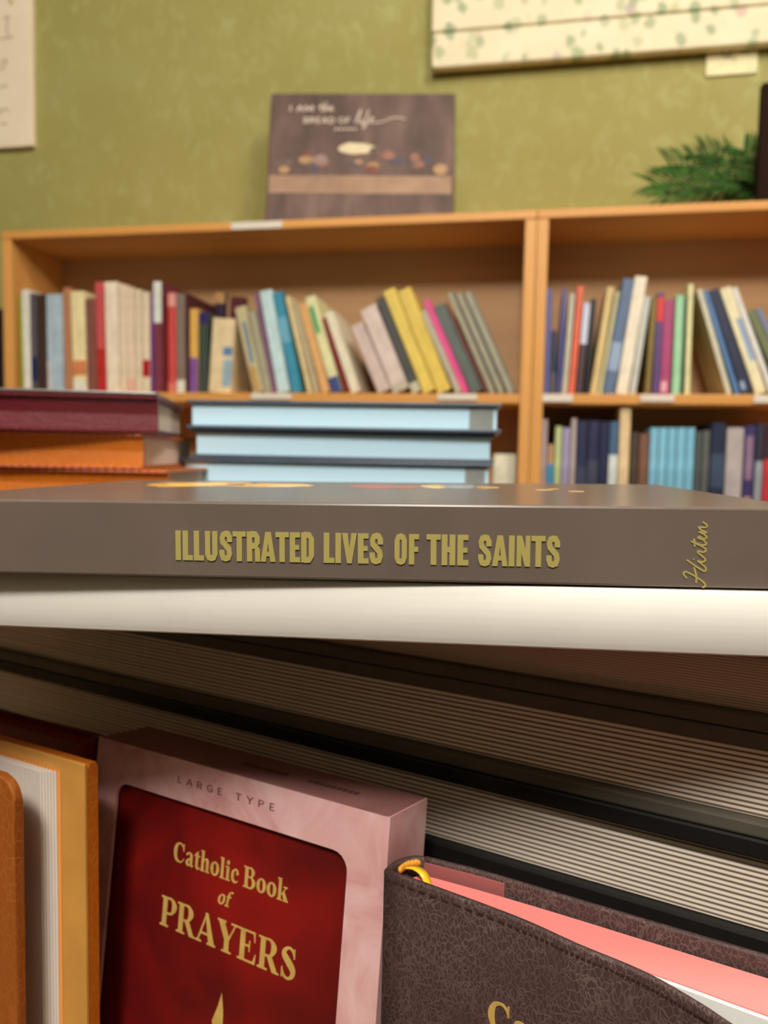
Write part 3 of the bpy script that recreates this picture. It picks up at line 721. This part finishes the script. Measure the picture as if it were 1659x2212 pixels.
# ------------------------------------------------------------------ table and risers
TAB = 0.711
t = thing('display_table', 'wooden display table holding all the near books', 'table', Matrix.Translation((0, 0, 0)))
TW = wood('table_wood', (96, 64, 40), (126, 86, 54), 0, 0.4)
new_obj('tabletop', box_bm(-0.75, 0.06, TAB - 0.03, 0.95, 0.98, TAB, 0.004), TW, t)
for x in (-0.70, 0.84):
    for y in (0.10, 0.88): new_obj('leg', box_bm(x, y, 0, x + 0.06, y + 0.06, TAB - 0.03, 0.003), TW, t)

SY = -0.5192                                     # yaw of the leaning thick stack
S_ORG = Vector((0, 0.26454, 0))
def stack_mat(z, dy=0.0): return Matrix.Translation(S_ORG + Vector((0, 0, z))) @ Matrix.Rotation(SY, 4, 'Z') @ Matrix.Translation((0, dy, 0))

# ------------------------------------------------------------------ lying books
def lying_book(name, label, cat, mat, L, D, T, board, cover_m, page_m, sq=0.003, spine_front=True, group=None, bev=0.0006, x0=None, spine_t=0.003, pages_sq=None, bulge=0.0):
    """Closed book lying flat. Local x along its height, y from the front face to the back, z up."""
    t = thing(name, label, cat, mat, group)
    a, b = (-L / 2, L / 2) if x0 is None else (x0, x0 + L)
    if spine_front: prof = [(0, 0), (D, 0), (D, board), (spine_t, board), (spine_t, T - board), (D, T - board), (D, T), (0, T)]
    if spine_front and bulge: prof = prof[:-2] + [(D, T)] + [(bulge * (1 - sin(pi * (k + .6) / 9.2) ** .7), T * (1 - k / 8)) for k in range(9)][:-1] + [] ; prof[0] = (bulge * (1 - sin(pi * .6 / 9.2) ** .7), 0)
    if not spine_front: prof = [(0, 0), (D, 0), (D, T), (0, T), (0, T - board), (D - spine_t, T - board), (D - spine_t, board), (0, board)]
    bm = bmesh.new(); add_prism(bm, prof, a, b, lambda p, q, s: (s, p, q))
    if bev: bmesh.ops.bevel(bm, geom=bm.edges[:], offset=bev, segments=2, affect='EDGES', profile=0.5)
    new_obj('cover', bm, cover_m, t)
    ps = sq if pages_sq is None else pages_sq
    y0, y1 = (spine_t + .0001, D - sq) if spine_front else (sq, D - spine_t - .0001)
    new_obj('page_block', box_bm(a + ps, y0, board + .00005, b - ps, y1, T - board - .00005, 0.0003, 1), page_m, t)
    return t

# the three thick dark books with their sheets towards us
DARK = flat((84, 80, 70), 0.45, 0.35, 0.06, 80)
BLACK = flat((26, 24, 23), 0.45, 0.35, 0.06, 80)
SHEETS = paper_lines('thick_sheets', (240, 230, 212), (116, 92, 80), 0.00155, 2, 0.5)
SHEETS2 = paper_lines('fine_sheets', (204, 186, 168), (160, 138, 120), 0.0008, 2, 0.5)
zc0 = 0.8637
GS = 'thick dark books lying in the near stack'
lying_book('thick_book', 'thick dark book at the bottom of the near stack, sheets facing front', 'book', stack_mat(zc0), 0.39, 0.21, 0.0333, 0.0058, BLACK, SHEETS, 0.0035, False, GS, 0.0008, -0.25)
lying_book('thick_book', 'thick dark book in the middle of the three with sheets facing front', 'book', stack_mat(zc0 + 0.0335), 0.385, 0.21, 0.0295, 0.0045, DARK, SHEETS, 0.0035, False, GS, 0.0008, -0.25)
lying_book('thick_book', 'thick dark book just below the white one, sheets facing front', 'book', stack_mat(zc0 + 0.0632), 0.38, 0.21, 0.0250, 0.0045, DARK, SHEETS2, 0.0035, False, GS, 0.0008, -0.25)
t = thing('book_riser', 'dark riser block under the near stack of thick books', 'stand', stack_mat(TAB))
new_obj('block', box_bm(-0.17, 0.03, 0.0, 0.17, 0.19, zc0 - TAB - 0.0002, 0.003), flat((40, 30, 26), .5), t)

# white glossy book
Mw = Matrix.Translation((0, 0.1796, 0.97055)) @ Matrix.Rotation(-0.150, 4, 'Z') @ Matrix.Rotation(-0.0154, 4, 'Y') @ Matrix.Translation((0, 0, -0.01466))
WHITE = flat((226, 222, 214), 0.28, 0.5, 0.02, 30)
t = lying_book('white_book', 'glossy white book with blank rounded spine under the brown saints book', 'book', Mw, 0.375, 0.19, 0.01446, 0.0028, WHITE, CREAM_PAGE, 0.003, True, None, 0.0005, -0.25, 0.004, None, 0.0022)
# brown saints book
Ms = Matrix.Translation((-0.01309, 0.18, 0.98899)) @ Matrix.Rotation(-0.0983, 4, 'Z') @ Matrix.Rotation(0.00465, 4, 'X') @ Matrix.Rotation(-0.0141, 4, 'Y') @ Matrix.Translation((0, 0, -0.0183))
BROWN = mottled('taupe_laminate', [(98, 86, 78), (108, 95, 86)], 25, 0.22, 0.5, 3)
ST = 0.0183
t = lying_book('saints_book', 'brown hardcover with gold spine title on top of the near stack', 'book', Ms, 0.2166, 0.136, ST, 0.0026, BROWN, CREAM_PAGE, 0.003, True, None, 0.0006)
sp = lambda a, b, y: (a, y, b + ST)
polys = []
for wd, x0, x1 in (('ILLUSTRATED', -.0373, -.0031), ('LIVES', -.0013, .0131), ('OF', .0154, .0214), ('THE', .0231, .0328), ('SAINTS', .0348, .0537)):
    polys += fit_text(wd, BLOCK, x0, x1, -.01415, .0071)
new_obj('spine_title', letters_bm(polys, sp, -0.00028, 0.0004), GOLD, t)
# script imprint, reading upwards near the right end
def imp(s, u): return (.0858 - u, -.01815 + s)           # s along the writing, u up the letters
hw = .00040
H_ = [[(.0000, .0006), (.0004, .0000), (.0012, .0004), (.0026, .0024), (.0036, .0044)], [(.0036, .0044), (.0030, .0048), (.0020, .0040)],
      [(.0036, .0002), (.0048, .0022), (.0062, .0042)], [(.0010, .0020), (.0026, .0020), (.0046, .0026)],
      [(.0036, .0002), (.0044, .0000), (.0054, .0010), (.0060, .0018), (.0058, .0006), (.0064, .0002), (.0072, .0010), (.0078, .0018), (.0082, .0017), (.0080, .0006), (.0086, .0001), (.0094, .0012), (.0104, .0034)],
      [(.0104, .0034), (.0096, .0010), (.0099, .0001), (.0107, .0007), (.0115, .0015), (.0112, .0019), (.0109, .0010), (.0113, .0001), (.0121, .0007), (.0126, .0018), (.0124, .0001), (.0131, .0014), (.0136, .0018), (.0136, .0004), (.0141, .0001), (.0148, .0010)],
      [(.0092, .0026), (.0102, .0026), (.0110, .0028)], [(.0063, .0026), (.00645, .0028)]]
polys = []
for sq_ in H_:
    polys += ribbon([(x, y, hw) for x, y in smooth_path([imp(*p) for p in sq_], 6)])
new_obj('imprint_lettering', letters_bm(polys, sp, -0.00016, 0.0004), GOLD, t)
# the picture on its top board: soft gold, red and blue shapes
bm = bmesh.new(); rr = random.Random(5)
def blob(x, y, rx, ry, mi, k): add_prism(bm, [(x + rx * j * cos(a * pi / 10), y + ry * j * sin(a * pi / 10)) for a in range(20) for j in (rr.uniform(.72, 1.12),)], ST - 0.0001, ST + 0.00006 + k * 0.00001, lambda a, b, z: (a, b, z), mi)
blob(-.066, .098, .019, .026, 0, 0); blob(-.066, .100, .011, .016, 1, 1); blob(-.038, .098, .015, .020, 0, 0); blob(-.030, .094, .008, .012, 1, 1)
blob(.001, .092, .010, .018, 2, 0); blob(.012, .090, .006, .012, 2, 1); blob(.022, .098, .006, .014, 1, 0); blob(.030, .098, .007, .016, 3, 1); blob(.040, .094, .005, .010, 0, 0)
blob(.058, .078, .003, .003, 1, 0); blob(.067, .070, .003, .003, 1, 0); blob(.062, .086, .002, .003, 0, 0)
new_obj('cover_picture', bm, [mottled('cover_print', [(104, 90, 78), c, c], 90, .24, .5, 3, 0, .3, .62) for c in ((226, 172, 72), (240, 204, 120), (178, 92, 62), (150, 158, 160))], t)

# ------------------------------------------------------------------ stacks behind
def riser(x0, y0, x1, y1, z, mat, label, nm='book_riser'):
    t = thing(nm, label, 'stand', mat)
    new_obj('block', box_bm(x0, y0, 0, x1, y1, z - TAB - 0.0002, 0.003), flat((46, 34, 28), .5), t)
NAVY = flat((66, 80, 96), 0.35, 0.5)
BLUE_PAGE = paper_lines('pale_blue_sheets', (200, 234, 252), (188, 224, 244), 0.0014, 2, 0.5)
def at_depth(px, y):
    d = ray(px); return CAM + d * (y / d.y)
YB = radians(-5.5)
GBL = 'blue edged books in the stack behind the saints book'
zt = at_depth((740, 868), 0.600).z
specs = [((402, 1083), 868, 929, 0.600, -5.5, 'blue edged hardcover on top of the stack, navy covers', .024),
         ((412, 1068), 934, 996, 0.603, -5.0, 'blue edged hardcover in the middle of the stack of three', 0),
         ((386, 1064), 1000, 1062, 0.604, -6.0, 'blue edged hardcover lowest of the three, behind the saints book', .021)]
prevz = None
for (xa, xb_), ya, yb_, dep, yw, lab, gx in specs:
    A = at_depth((xa, yb_), dep); yaw = radians(yw)
    dirv = Vector((cos(yaw), sin(yaw), 0))
    nv = Vector((-sin(yaw), cos(yaw), 0))
    Bp = on_plane((xb_, yb_), A, nv); L = (Bp - A).length
    zz = at_depth(((xa + xb_) / 2, ya), dep - .01).z if prevz is None else prevz - 0.0004
    Tn = zt - at_depth((740, 932), 0.600).z - 0.0008
    zb = zz - Tn; prevz = zb
    A.z = zb
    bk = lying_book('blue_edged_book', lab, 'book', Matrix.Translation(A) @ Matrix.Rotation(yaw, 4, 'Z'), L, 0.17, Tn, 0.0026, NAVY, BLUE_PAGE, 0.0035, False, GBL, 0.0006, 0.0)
    if gx: new_obj('shade_panel', box_bm(L - gx, .0030, .0028, L - .006, .02, Tn - .0028), flat((136, 140, 138), .6, .3), bk)  # added grey panel: painted shade over the right end of the sheets
A = at_depth((400, 1062), 0.604)
riser(0.01, 0.02, 0.20, 0.15, prevz, Matrix.Translation((A.x, A.y, TAB)) @ Matrix.Rotation(YB, 4, 'Z'), 'dark riser block under the blue edged stack')

# leather books, left: maroon on two orange ones
def leather_book(label, corner_px, y_bot, y_top, dep, yaw, L, D, leath, group, stitch, zb=None, T=None):
    c = at_depth((corner_px, y_bot), dep)
    if zb is not None: c.z = zb
    T = T or at_depth((corner_px, y_top), dep).z - c.z
    m = Matrix.Translation(c) @ Matrix.Rotation(yaw, 4, 'Z')
    t = thing('leather_book', label, 'book', m, group)
    bd = 0.0022
    prof = [(0.001, bd), (0.0025, T / 2), (0.001, T - bd), (-0.0015, T - bd + .0004), (-0.0015, T - .0003), (0, T), (D, T), (D, T - bd), (0.0055, T - bd), (0.0055, bd), (D, bd), (D, 0), (0, 0), (-0.0015, .0003), (-0.0015, bd - .0004)]
    bm = bmesh.new(); add_prism(bm, prof, -L, 0, lambda p, q, s: (s, p, q))
    new_obj('cover', bm, leath, t)
    new_obj('page_block', box_bm(-L + .004, .0056, bd + .0001, -.004, D - .003, T - bd - .0001, .0003, 1), paper_lines('bible_sheets', (240, 222, 208), (214, 194, 178), 0.0012), t)
    bm = bmesh.new()
    n = int(L / 0.0055)
    for k in range(n):
        x = -L + .004 + k * .0055
        for z in (0.0004, T - 0.0016): add_box(bm, x, -0.0021, z, x + .0032, -0.0012, z + .0011)
    new_obj('stitching', bm, stitch, t)
    return t, c.z + T
MAROON = leather('maroon_leather', (92, 18, 28), (108, 30, 40), 420, 0.42, 0.2)
ORANGE = leather('orange_leather', (186, 98, 16), (204, 120, 34), 420, 0.45, 0.2)
DKTOP = flat((84, 74, 72), 0.2, 0.6)
GLB = 'leather books in the left stack'
PINKST = flat((214, 122, 104), .6, .2)
t3, z1 = leather_book('orange leather book at the bottom of the left stack, stitched edge', 362, 1078, 1016, 0.50, radians(-1), 0.24, 0.15, ORANGE, GLB, PINKST)
t2, z2 = leather_book('orange leather book in the middle under the maroon one', 308, 1010, 945, 0.50, radians(1), 0.24, 0.15, ORANGE, GLB, PINKST, zb=z1 + .0003, T=.0232)
t1, z3 = leather_book('maroon leather book on top of the left stack with dark upper cover', 340, 944, 872, 0.50, radians(8), 0.24, 0.15, MAROON, GLB, flat((110, 40, 44), .6, .2), zb=z2 + .0003, T=.0238)
bm = box_bm(-0.24, -0.002, 0.0239, 0.0, 0.15, 0.0262, .0008); new_obj('upper_board', bm, DKTOP, t1)
c3 = at_depth((362, 1078), 0.50)
riser(-0.22, 0.02, -0.02, 0.13, c3.z, Matrix.Translation((c3.x, c3.y, TAB)) @ Matrix.Rotation(radians(0), 4, 'Z'), 'dark riser block under the leather stack')

# ------------------------------------------------------------------ prayers slipcase
Mb = Matrix.Translation((-0.1040, 0.2783, 0.8946)) @ Matrix.Rotation(-0.53733, 4, 'Z') @ Matrix.Rotation(-0.13248, 4, 'X') @ Matrix.Rotation(-0.01515, 4, 'Y')
BXW, BXD, BXH = 0.125, 0.0234, 0.182
t = thing('prayer_book_box', 'pink marbled slipcase with dark red window standing against the near stack', 'book', Mb)
def sheets_face(a, b, y): return (a, y, b)
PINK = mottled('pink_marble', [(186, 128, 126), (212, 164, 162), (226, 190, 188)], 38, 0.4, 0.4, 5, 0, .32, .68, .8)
bm = bmesh.new()
wx0, wx1, wz1, wz0 = .0118, .1118, -.0138, -.168
def rrect(x0, x1, z0, z1, r, n=5):
    out = []
    for cx, cz, a0 in ((x1 - r, z1 - r, 0), (x0 + r, z1 - r, 90), (x0 + r, z0 + r, 180), (x1 - r, z0 + r, 270)):
        for k in range(n + 1):
            a = radians(a0 + 90 * k / n); out.append((cx + r * cos(a), cz + r * sin(a)))
    return out
hole = rrect(wx0, wx1, wz0, wz1, .0055); n = len(hole)
# front sheet with a round-cornered window: fan from the hole to the outline
def outer(p):
    cx, cz = (wx0 + wx1) / 2, (wz0 + wz1) / 2
    return p
per = n // 4
corn = [(BXW, 0), (0, 0), (0, -BXH), (BXW, -BXH)]
for y in (0.0, 0.0012):
    hv = [bm.verts.new((a, y, b)) for a, b in hole]; cv = [bm.verts.new((a, y, b)) for a, b in corn]
    for q in range(4):
        seg = hv[q * per:(q + 1) * per]
        for i in range(per - 1): bm.faces.new((cv[q], seg[i], seg[i + 1]))
        bm.faces.new((cv[q], seg[-1], hv[((q + 1) * per) % n], cv[(q + 1) % 4]))
    if y == 0.0: h0, c0 = hv, cv
for i in range(n): bm.faces.new((h0[i], h0[(i + 1) % n], hv[(i + 1) % n], hv[i]))
new_obj('front_panel', bm, PINK, t)
new_obj('side_panel', box_bm(BXW - .0012, .0001, -BXH, BXW, BXD, 0, 0), PINK, t)
new_obj('side_panel', box_bm(0, .0001, -BXH, .0012, BXD, 0, 0), PINK, t)
new_obj('bottom_panel', box_bm(.0013, .0013, -BXH, BXW - .0013, BXD, -BXH + .0012), PINK, t)
new_obj('back_panel', box_bm(.0013, BXD - .0012, -BXH + .0013, BXW - .0013, BXD, -.0013), PINK, t)
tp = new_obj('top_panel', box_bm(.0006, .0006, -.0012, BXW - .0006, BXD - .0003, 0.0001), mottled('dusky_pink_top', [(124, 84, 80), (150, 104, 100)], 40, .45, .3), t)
REDC = mottled('red_cover', [(78, 7, 7), (106, 11, 9), (138, 18, 13)], 22, 0.5, 0.35, 3)
cv_ = new_obj('book_cover', box_bm(.003, .0022, -BXH + .003, BXW - .003, .0075, -.004, .0006), REDC, t)
ff = lambda a, b, y: (a, y, b)
polys = fit_text('Catholic Book', SERIF, .0402, .0898, -.0350, .0066, .28, .02) + fit_text('PRAYERS', SERIF, .0364, .0952, -.0575, .0098, .3, .03)
ofp, w = text_polys('of', SERIF)
polys += [[(.0612 + (a * .0046 + b * .0012), -.0432 + b * .0050) for a, b in q] for q in ofp]
new_obj('gold_lettering', letters_bm(polys, ff, .0020, .0024), GOLDINK, t)
fl = [(0, 0), (.0016, .004), (.0014, .009), (.0004, .0146), (-.0006, .010), (-.0022, .005), (-.0016, .001)]
fl = [(.0660 + a * 1.2, -.0850 + b) for a, b in fl]
new_obj('gold_flame', letters_bm([fl], ff, .0020, .0024), GOLDINK, t)
polys = fit_text('LARGE', SANS, .0412, .0616, -.0079, .0023, .3, .55) + fit_text('TYPE', SANS, .0672, .0836, -.0079, .0023, .3, .55)
new_obj('small_lettering', letters_bm(polys, ff, -.0001, .0004), flat((120, 72, 74), .5), t)
tf = lambda a, b, z: (a, b, z)
polys = [[(.060 + .0022 * k, .0100), (.0615 + .0022 * k, .0100), (.0615 + .0022 * k, .0125), (.060 + .0022 * k, .0125)] for k in range(9)] + [[(.088 + .0022 * k, .0100), (.0895 + .0022 * k, .0100), (.0895 + .0022 * k, .0125), (.088 + .0022 * k, .0125)] for k in range(9)]
new_obj('top_lettering', letters_bm(polys, tf, .00005, .0002), flat((84, 52, 50), .5), t)

# ------------------------------------------------------------------ burgundy leather bible, right front
BZ1 = 0.8855
t = thing('leather_bible', 'dark burgundy leather bible with pink page edges standing at lower right', 'book', Matrix.Translation((0, 0, TAB)))
def L3(pts): return [(x, y) for x, y in pts]
H_B = BZ1 - TAB
BURG = leather('burgundy_leather', (66, 47, 45), (120, 98, 93), 900, 0.55, 0.35)
front = smooth_path([(.0026, .2065), (.0335, .1864), (.0478, .1748), (.0604, .1653), (.0685, .1561), (.0722, .1508), (.083, .1345), (.094, .118)], 4)
back = smooth_path([(.0137, .2134), (.0306, .2056), (.0495, .195), (.066, .1857), (.0915, .1717), (.118, .1575)], 4)
spine = smooth_path([(.0137, .2134), (.0105, .2138), (.0058, .2112), (.0026, .2065)], 5)
def slab(path, th, z0, z1, rim=0.0):
    """Upright sheet following a plan path, with a soft rounded top edge."""
    bm = bmesh.new(); A = offset_line(path, th / 2); B = offset_line(path, -th / 2)
    rows = []
    r = th * 0.45
    for (xa, ya), (xb2, yb2) in zip(A, B):
        lo_a = bm.verts.new((xa, ya, z0)); hi_a = bm.verts.new((xa, ya, z1 - r))
        ma = bm.verts.new((xa * .8 + xb2 * .2, ya * .8 + yb2 * .2, z1)); mb = bm.verts.new((xa * .2 + xb2 * .8, ya * .2 + yb2 * .8, z1))
        hi_b = bm.verts.new((xb2, yb2, z1 - r)); lo_b = bm.verts.new((xb2, yb2, z0))
        rows.append([lo_a, hi_a, ma, mb, hi_b, lo_b])
    for p, q in zip(rows, rows[1:]):
        for i in range(6): bm.faces.new((p[i], p[(i + 1) % 6], q[(i + 1) % 6], q[i]))
    bm.faces.new(rows[0]); bm.faces.new(rows[-1][::-1])
    return bm
new_obj('front_cover', slab(front, .0017, 0, H_B), BURG, t, None, True)
new_obj('back_cover', slab(offset_line(back, .0004), .0017, 0, H_B), BURG, t, None, True)
new_obj('spine', slab(spine, .0016, 0, H_B), BURG, t, None, True)
# stitched seam just inside the front cover's upper edge
fo = offset_line(front, -.0009)
bm = bmesh.new()
for i in range(0, len(fo) - 1):
    (xa, ya), (xb2, yb2) = fo[i], fo[i + 1]
    for s in range(3):
        s0, s1 = s / 3 + .05, s / 3 + .24
        pa = (xa + (xb2 - xa) * s0, ya + (yb2 - ya) * s0); pb = (xa + (xb2 - xa) * s1, ya + (yb2 - ya) * s1)
        q = ribbon([(pa[0], pa[1], .0005), (pb[0], pb[1], .0005)])[0]
        add_prism(bm, q, H_B - .0024, H_B - .0018, lambda a, b, z: (a, b, z))
new_obj('stitching', bm, flat((60, 34, 34), .6), t)
# text block: pink gilt edge, white fly leaves where the front cover stands open
fi = offset_line(front, .0013); bi = offset_line(back, -.0012)
pg_front = smooth_path([(.0068, .2078), (.0335, .1884), (.0500, .1775), (.0640, .1712), (.0850, .1580), (.105, .1455)], 4)
pg_back = smooth_path([(.0128, .2116), (.0306, .2030), (.0495, .1930), (.066, .1838), (.0915, .1697), (.113, .158)], 4)
bm = bmesh.new(); add_prism(bm, pg_front + pg_back[::-1], .003, H_B - .0042, lambda a, b, z: (a, b, z))
PKP = paper_lines('pink_edge', (246, 146, 140), (243, 141, 136), 0.0016, 2, .5, .45)
EDGEW = flat((236, 236, 232), .7, .2, .02)
pb_ = new_obj('page_block', bm, PKP, t)
bm = slab(offset_line(pg_front, -.0006)[8:], .0008, .003, H_B - .0043)
new_obj('fly_leaf', bm, EDGEW, pb_)
# pink inner lining near the spine, head band and ribbon
lin_ = offset_line(back, -.0006)[0:6]
new_obj('lining', slab(lin_, .0004, .003, H_B - .0012), flat((152, 90, 88), .6), t)
bm = bmesh.new(); hb = smooth_path([(.0064, .2092), (.0088, .2122), (.0120, .2134)], 10)
for i, (x, y) in enumerate(hb):
    r = .0008 if i % 3 else .00055
    bmesh.ops.create_icosphere(bm, subdivisions=1, radius=r, matrix=Matrix.Translation((x, y, H_B - .0016)) @ Matrix.Diagonal((1, 1, 1.6, 1)))
new_obj('head_band', bm, flat((226, 158, 50), .5), t, None, True)
bm = bmesh.new()
rp = smooth_path([(.0090, .2108, H_B - .0014), (.0112, .2092, H_B - .0008), (.0134, .2072, H_B - .0016), (.0150, .2056, H_B - .0046)], 5)
rows = [(bm.verts.new((x - .0012, y - .0008, z)), bm.verts.new((x + .0008, y + .0006, z))) for x, y, z in rp]
for p, q in zip(rows, rows[1:]): bm.faces.new((p[0], p[1], q[1], q[0]))
o = new_obj('ribbon_marker', bm, flat((250, 200, 40), .35, .5), t, None, True); md = o.modifiers.new('thick', 'SOLIDIFY'); md.thickness = .0003
# gold title on the front cover, just below the seam
def along(path, s):
    for (x0, y0), (x1, y1) in zip(path, path[1:]):
        l = hypot(x1 - x0, y1 - y0)
        if s <= l: return x0 + (x1 - x0) * s / l, y0 + (y1 - y0) * s / l, (x1 - x0) / l, (y1 - y0) / l
        s -= l
    return x0 + (x1 - x0), y0 + (y1 - y0), (x1 - x0) / l, (y1 - y0) / l
def fmap(a, b, d):
    x, y, tx, ty = along(front, a); return (x + ty * d, y - tx * d, b)
polys = fit_text('Catholic', SERIF,   .0322, .0697, H_B - .0312, .0078, .28, .03)
new_obj('gold_lettering', letters_bm(polys, fmap, .0006, .00112), GOLDINK, t)

# ------------------------------------------------------------------ left front: orange bible and the dark red book behind it
def sc_(pts, z): return [tuple(on_plane(p, Vector((0, 0, z)), Vector((0, 0, 1)))[:2]) for p in pts]
ZL = 0.9015
t = thing('orange_bible', 'orange leather bible with rounded cover corner at the lower left edge', 'book', Matrix.Translation((0, 0, TAB)))
HL = ZL - TAB
bc = [(-.0908, .2375), (-.1111, .2483), (-.1458, .2664)]
new_obj('back_cover', slab(bc, .0040, 0, HL), ORANGE, t)
new_obj('gold_piping', slab(offset_line(bc, .0027), .0008, .001, HL + .0004), flat((206, 150, 72), .4), t)
fcp = sc_([(40, 1683), (0, 1668), (-60, 1640)], ZL)
# front cover with a rounded upper corner, as an upright panel
a0 = Vector(fcp[0]); a1 = Vector(fcp[0]) + (Vector(bc[2]) - Vector(bc[0])).normalized() * 0.056
dxy = (a1 - a0); Lf = dxy.length; dxy.normalize(); nf = Vector((dxy.y, -dxy.x))
R_ = 0.007
out = [(0, 0), (0, HL - R_)] + [(R_ - R_ * cos(radians(k * 15)), HL - R_ + R_ * sin(radians(k * 15))) for k in range(1, 7)] + [(Lf, HL), (Lf, 0)]
bm = bmesh.new(); add_prism(bm, out, -.0015, .0015, lambda a, b, d: (a0.x + dxy.x * a + nf.x * d, a0.y + dxy.y * a + nf.y * d, b))
bmesh.ops.bevel(bm, geom=bm.edges[:], offset=.0006, segments=2, affect='EDGES', profile=.5)
new_obj('front_cover', bm, leather('shaded_orange_leather', (150, 80, 26), (172, 100, 40), 420, 0.45, 0.2), t)  # same orange leather, with the shade on this cover put into its colour
pg = sc_([(86, 1668), (122, 1667)], ZL - .004); ph = sc_([(122, 1667), (176, 1662)], ZL - .004)
dirb = (Vector(bc[2]) - Vector(bc[0])).normalized() * 0.05
def pblock(nm, pr, m):
    p0, p1 = Vector(pr[0]), Vector(pr[1])
    bm = bmesh.new()
    add_prism(bm, [tuple(p0), tuple(p1), tuple(p1 + dirb), tuple(p0 + dirb)], .003, HL - .004, lambda a, b, z: (a, b, z))
    return new_obj(nm, bm, m, t)
pblock('page_block', ph, paper_lines('gilt_edge', (236, 164, 88), (200, 120, 52), 0.0016, 0, .5, .45))
pblock('front_leaves', pg, paper_lines('white_leaves', (224, 214, 202), (196, 184, 172), 0.0009, 0, .5, .7))
t = thing('dark_red_book', 'dark red book standing behind the orange bible at the left edge', 'book', Matrix.Translation((0, 0, TAB)))
ZR = .893; HR = ZR - TAB
b_ = sc_([(200, 1585), (0, 1530)], ZR); f_ = sc_([(203, 1612), (0, 1563)], ZR)
DKR = leather('dark_red_leather', (92, 22, 16), (116, 36, 26), 400, .5, .2)
cl = [((b_[0][0] + f_[0][0]) / 2, (b_[0][1] + f_[0][1]) / 2), ((b_[1][0] + f_[1][0]) / 2, (b_[1][1] + f_[1][1]) / 2)]
thk = (Vector(b_[0]) - Vector(f_[0])).length * .8
nn = (Vector(cl[1]) - Vector(cl[0])).normalized(); pp = Vector((nn.y, -nn.x))
def plan(s, d): q = Vector(cl[0]) + nn * s + pp * d; return (q.x, q.y)
Lr = .075
bm = bmesh.new()
e = thk / 2; c_ = .0016
add_prism(bm, [plan(0, -e), plan(Lr, -e), plan(Lr, -e + c_), plan(.003, -e + c_), plan(.003, e - c_), plan(Lr, e - c_), plan(Lr, e), plan(0, e)], 0, HR, lambda a, b, z: (a, b, z))
new_obj('cover', bm, DKR, t)
bm = bmesh.new(); add_prism(bm, [plan(.0031, -e + c_ + .0001), plan(Lr - .003, -e + c_ + .0001), plan(Lr - .003, e - c_ - .0001), plan(.0031, e - c_ - .0001)], .002, HR - .002, lambda a, b, z: (a, b, z))
new_obj('page_block', bm, flat((128, 40, 24), .6, .2), t)
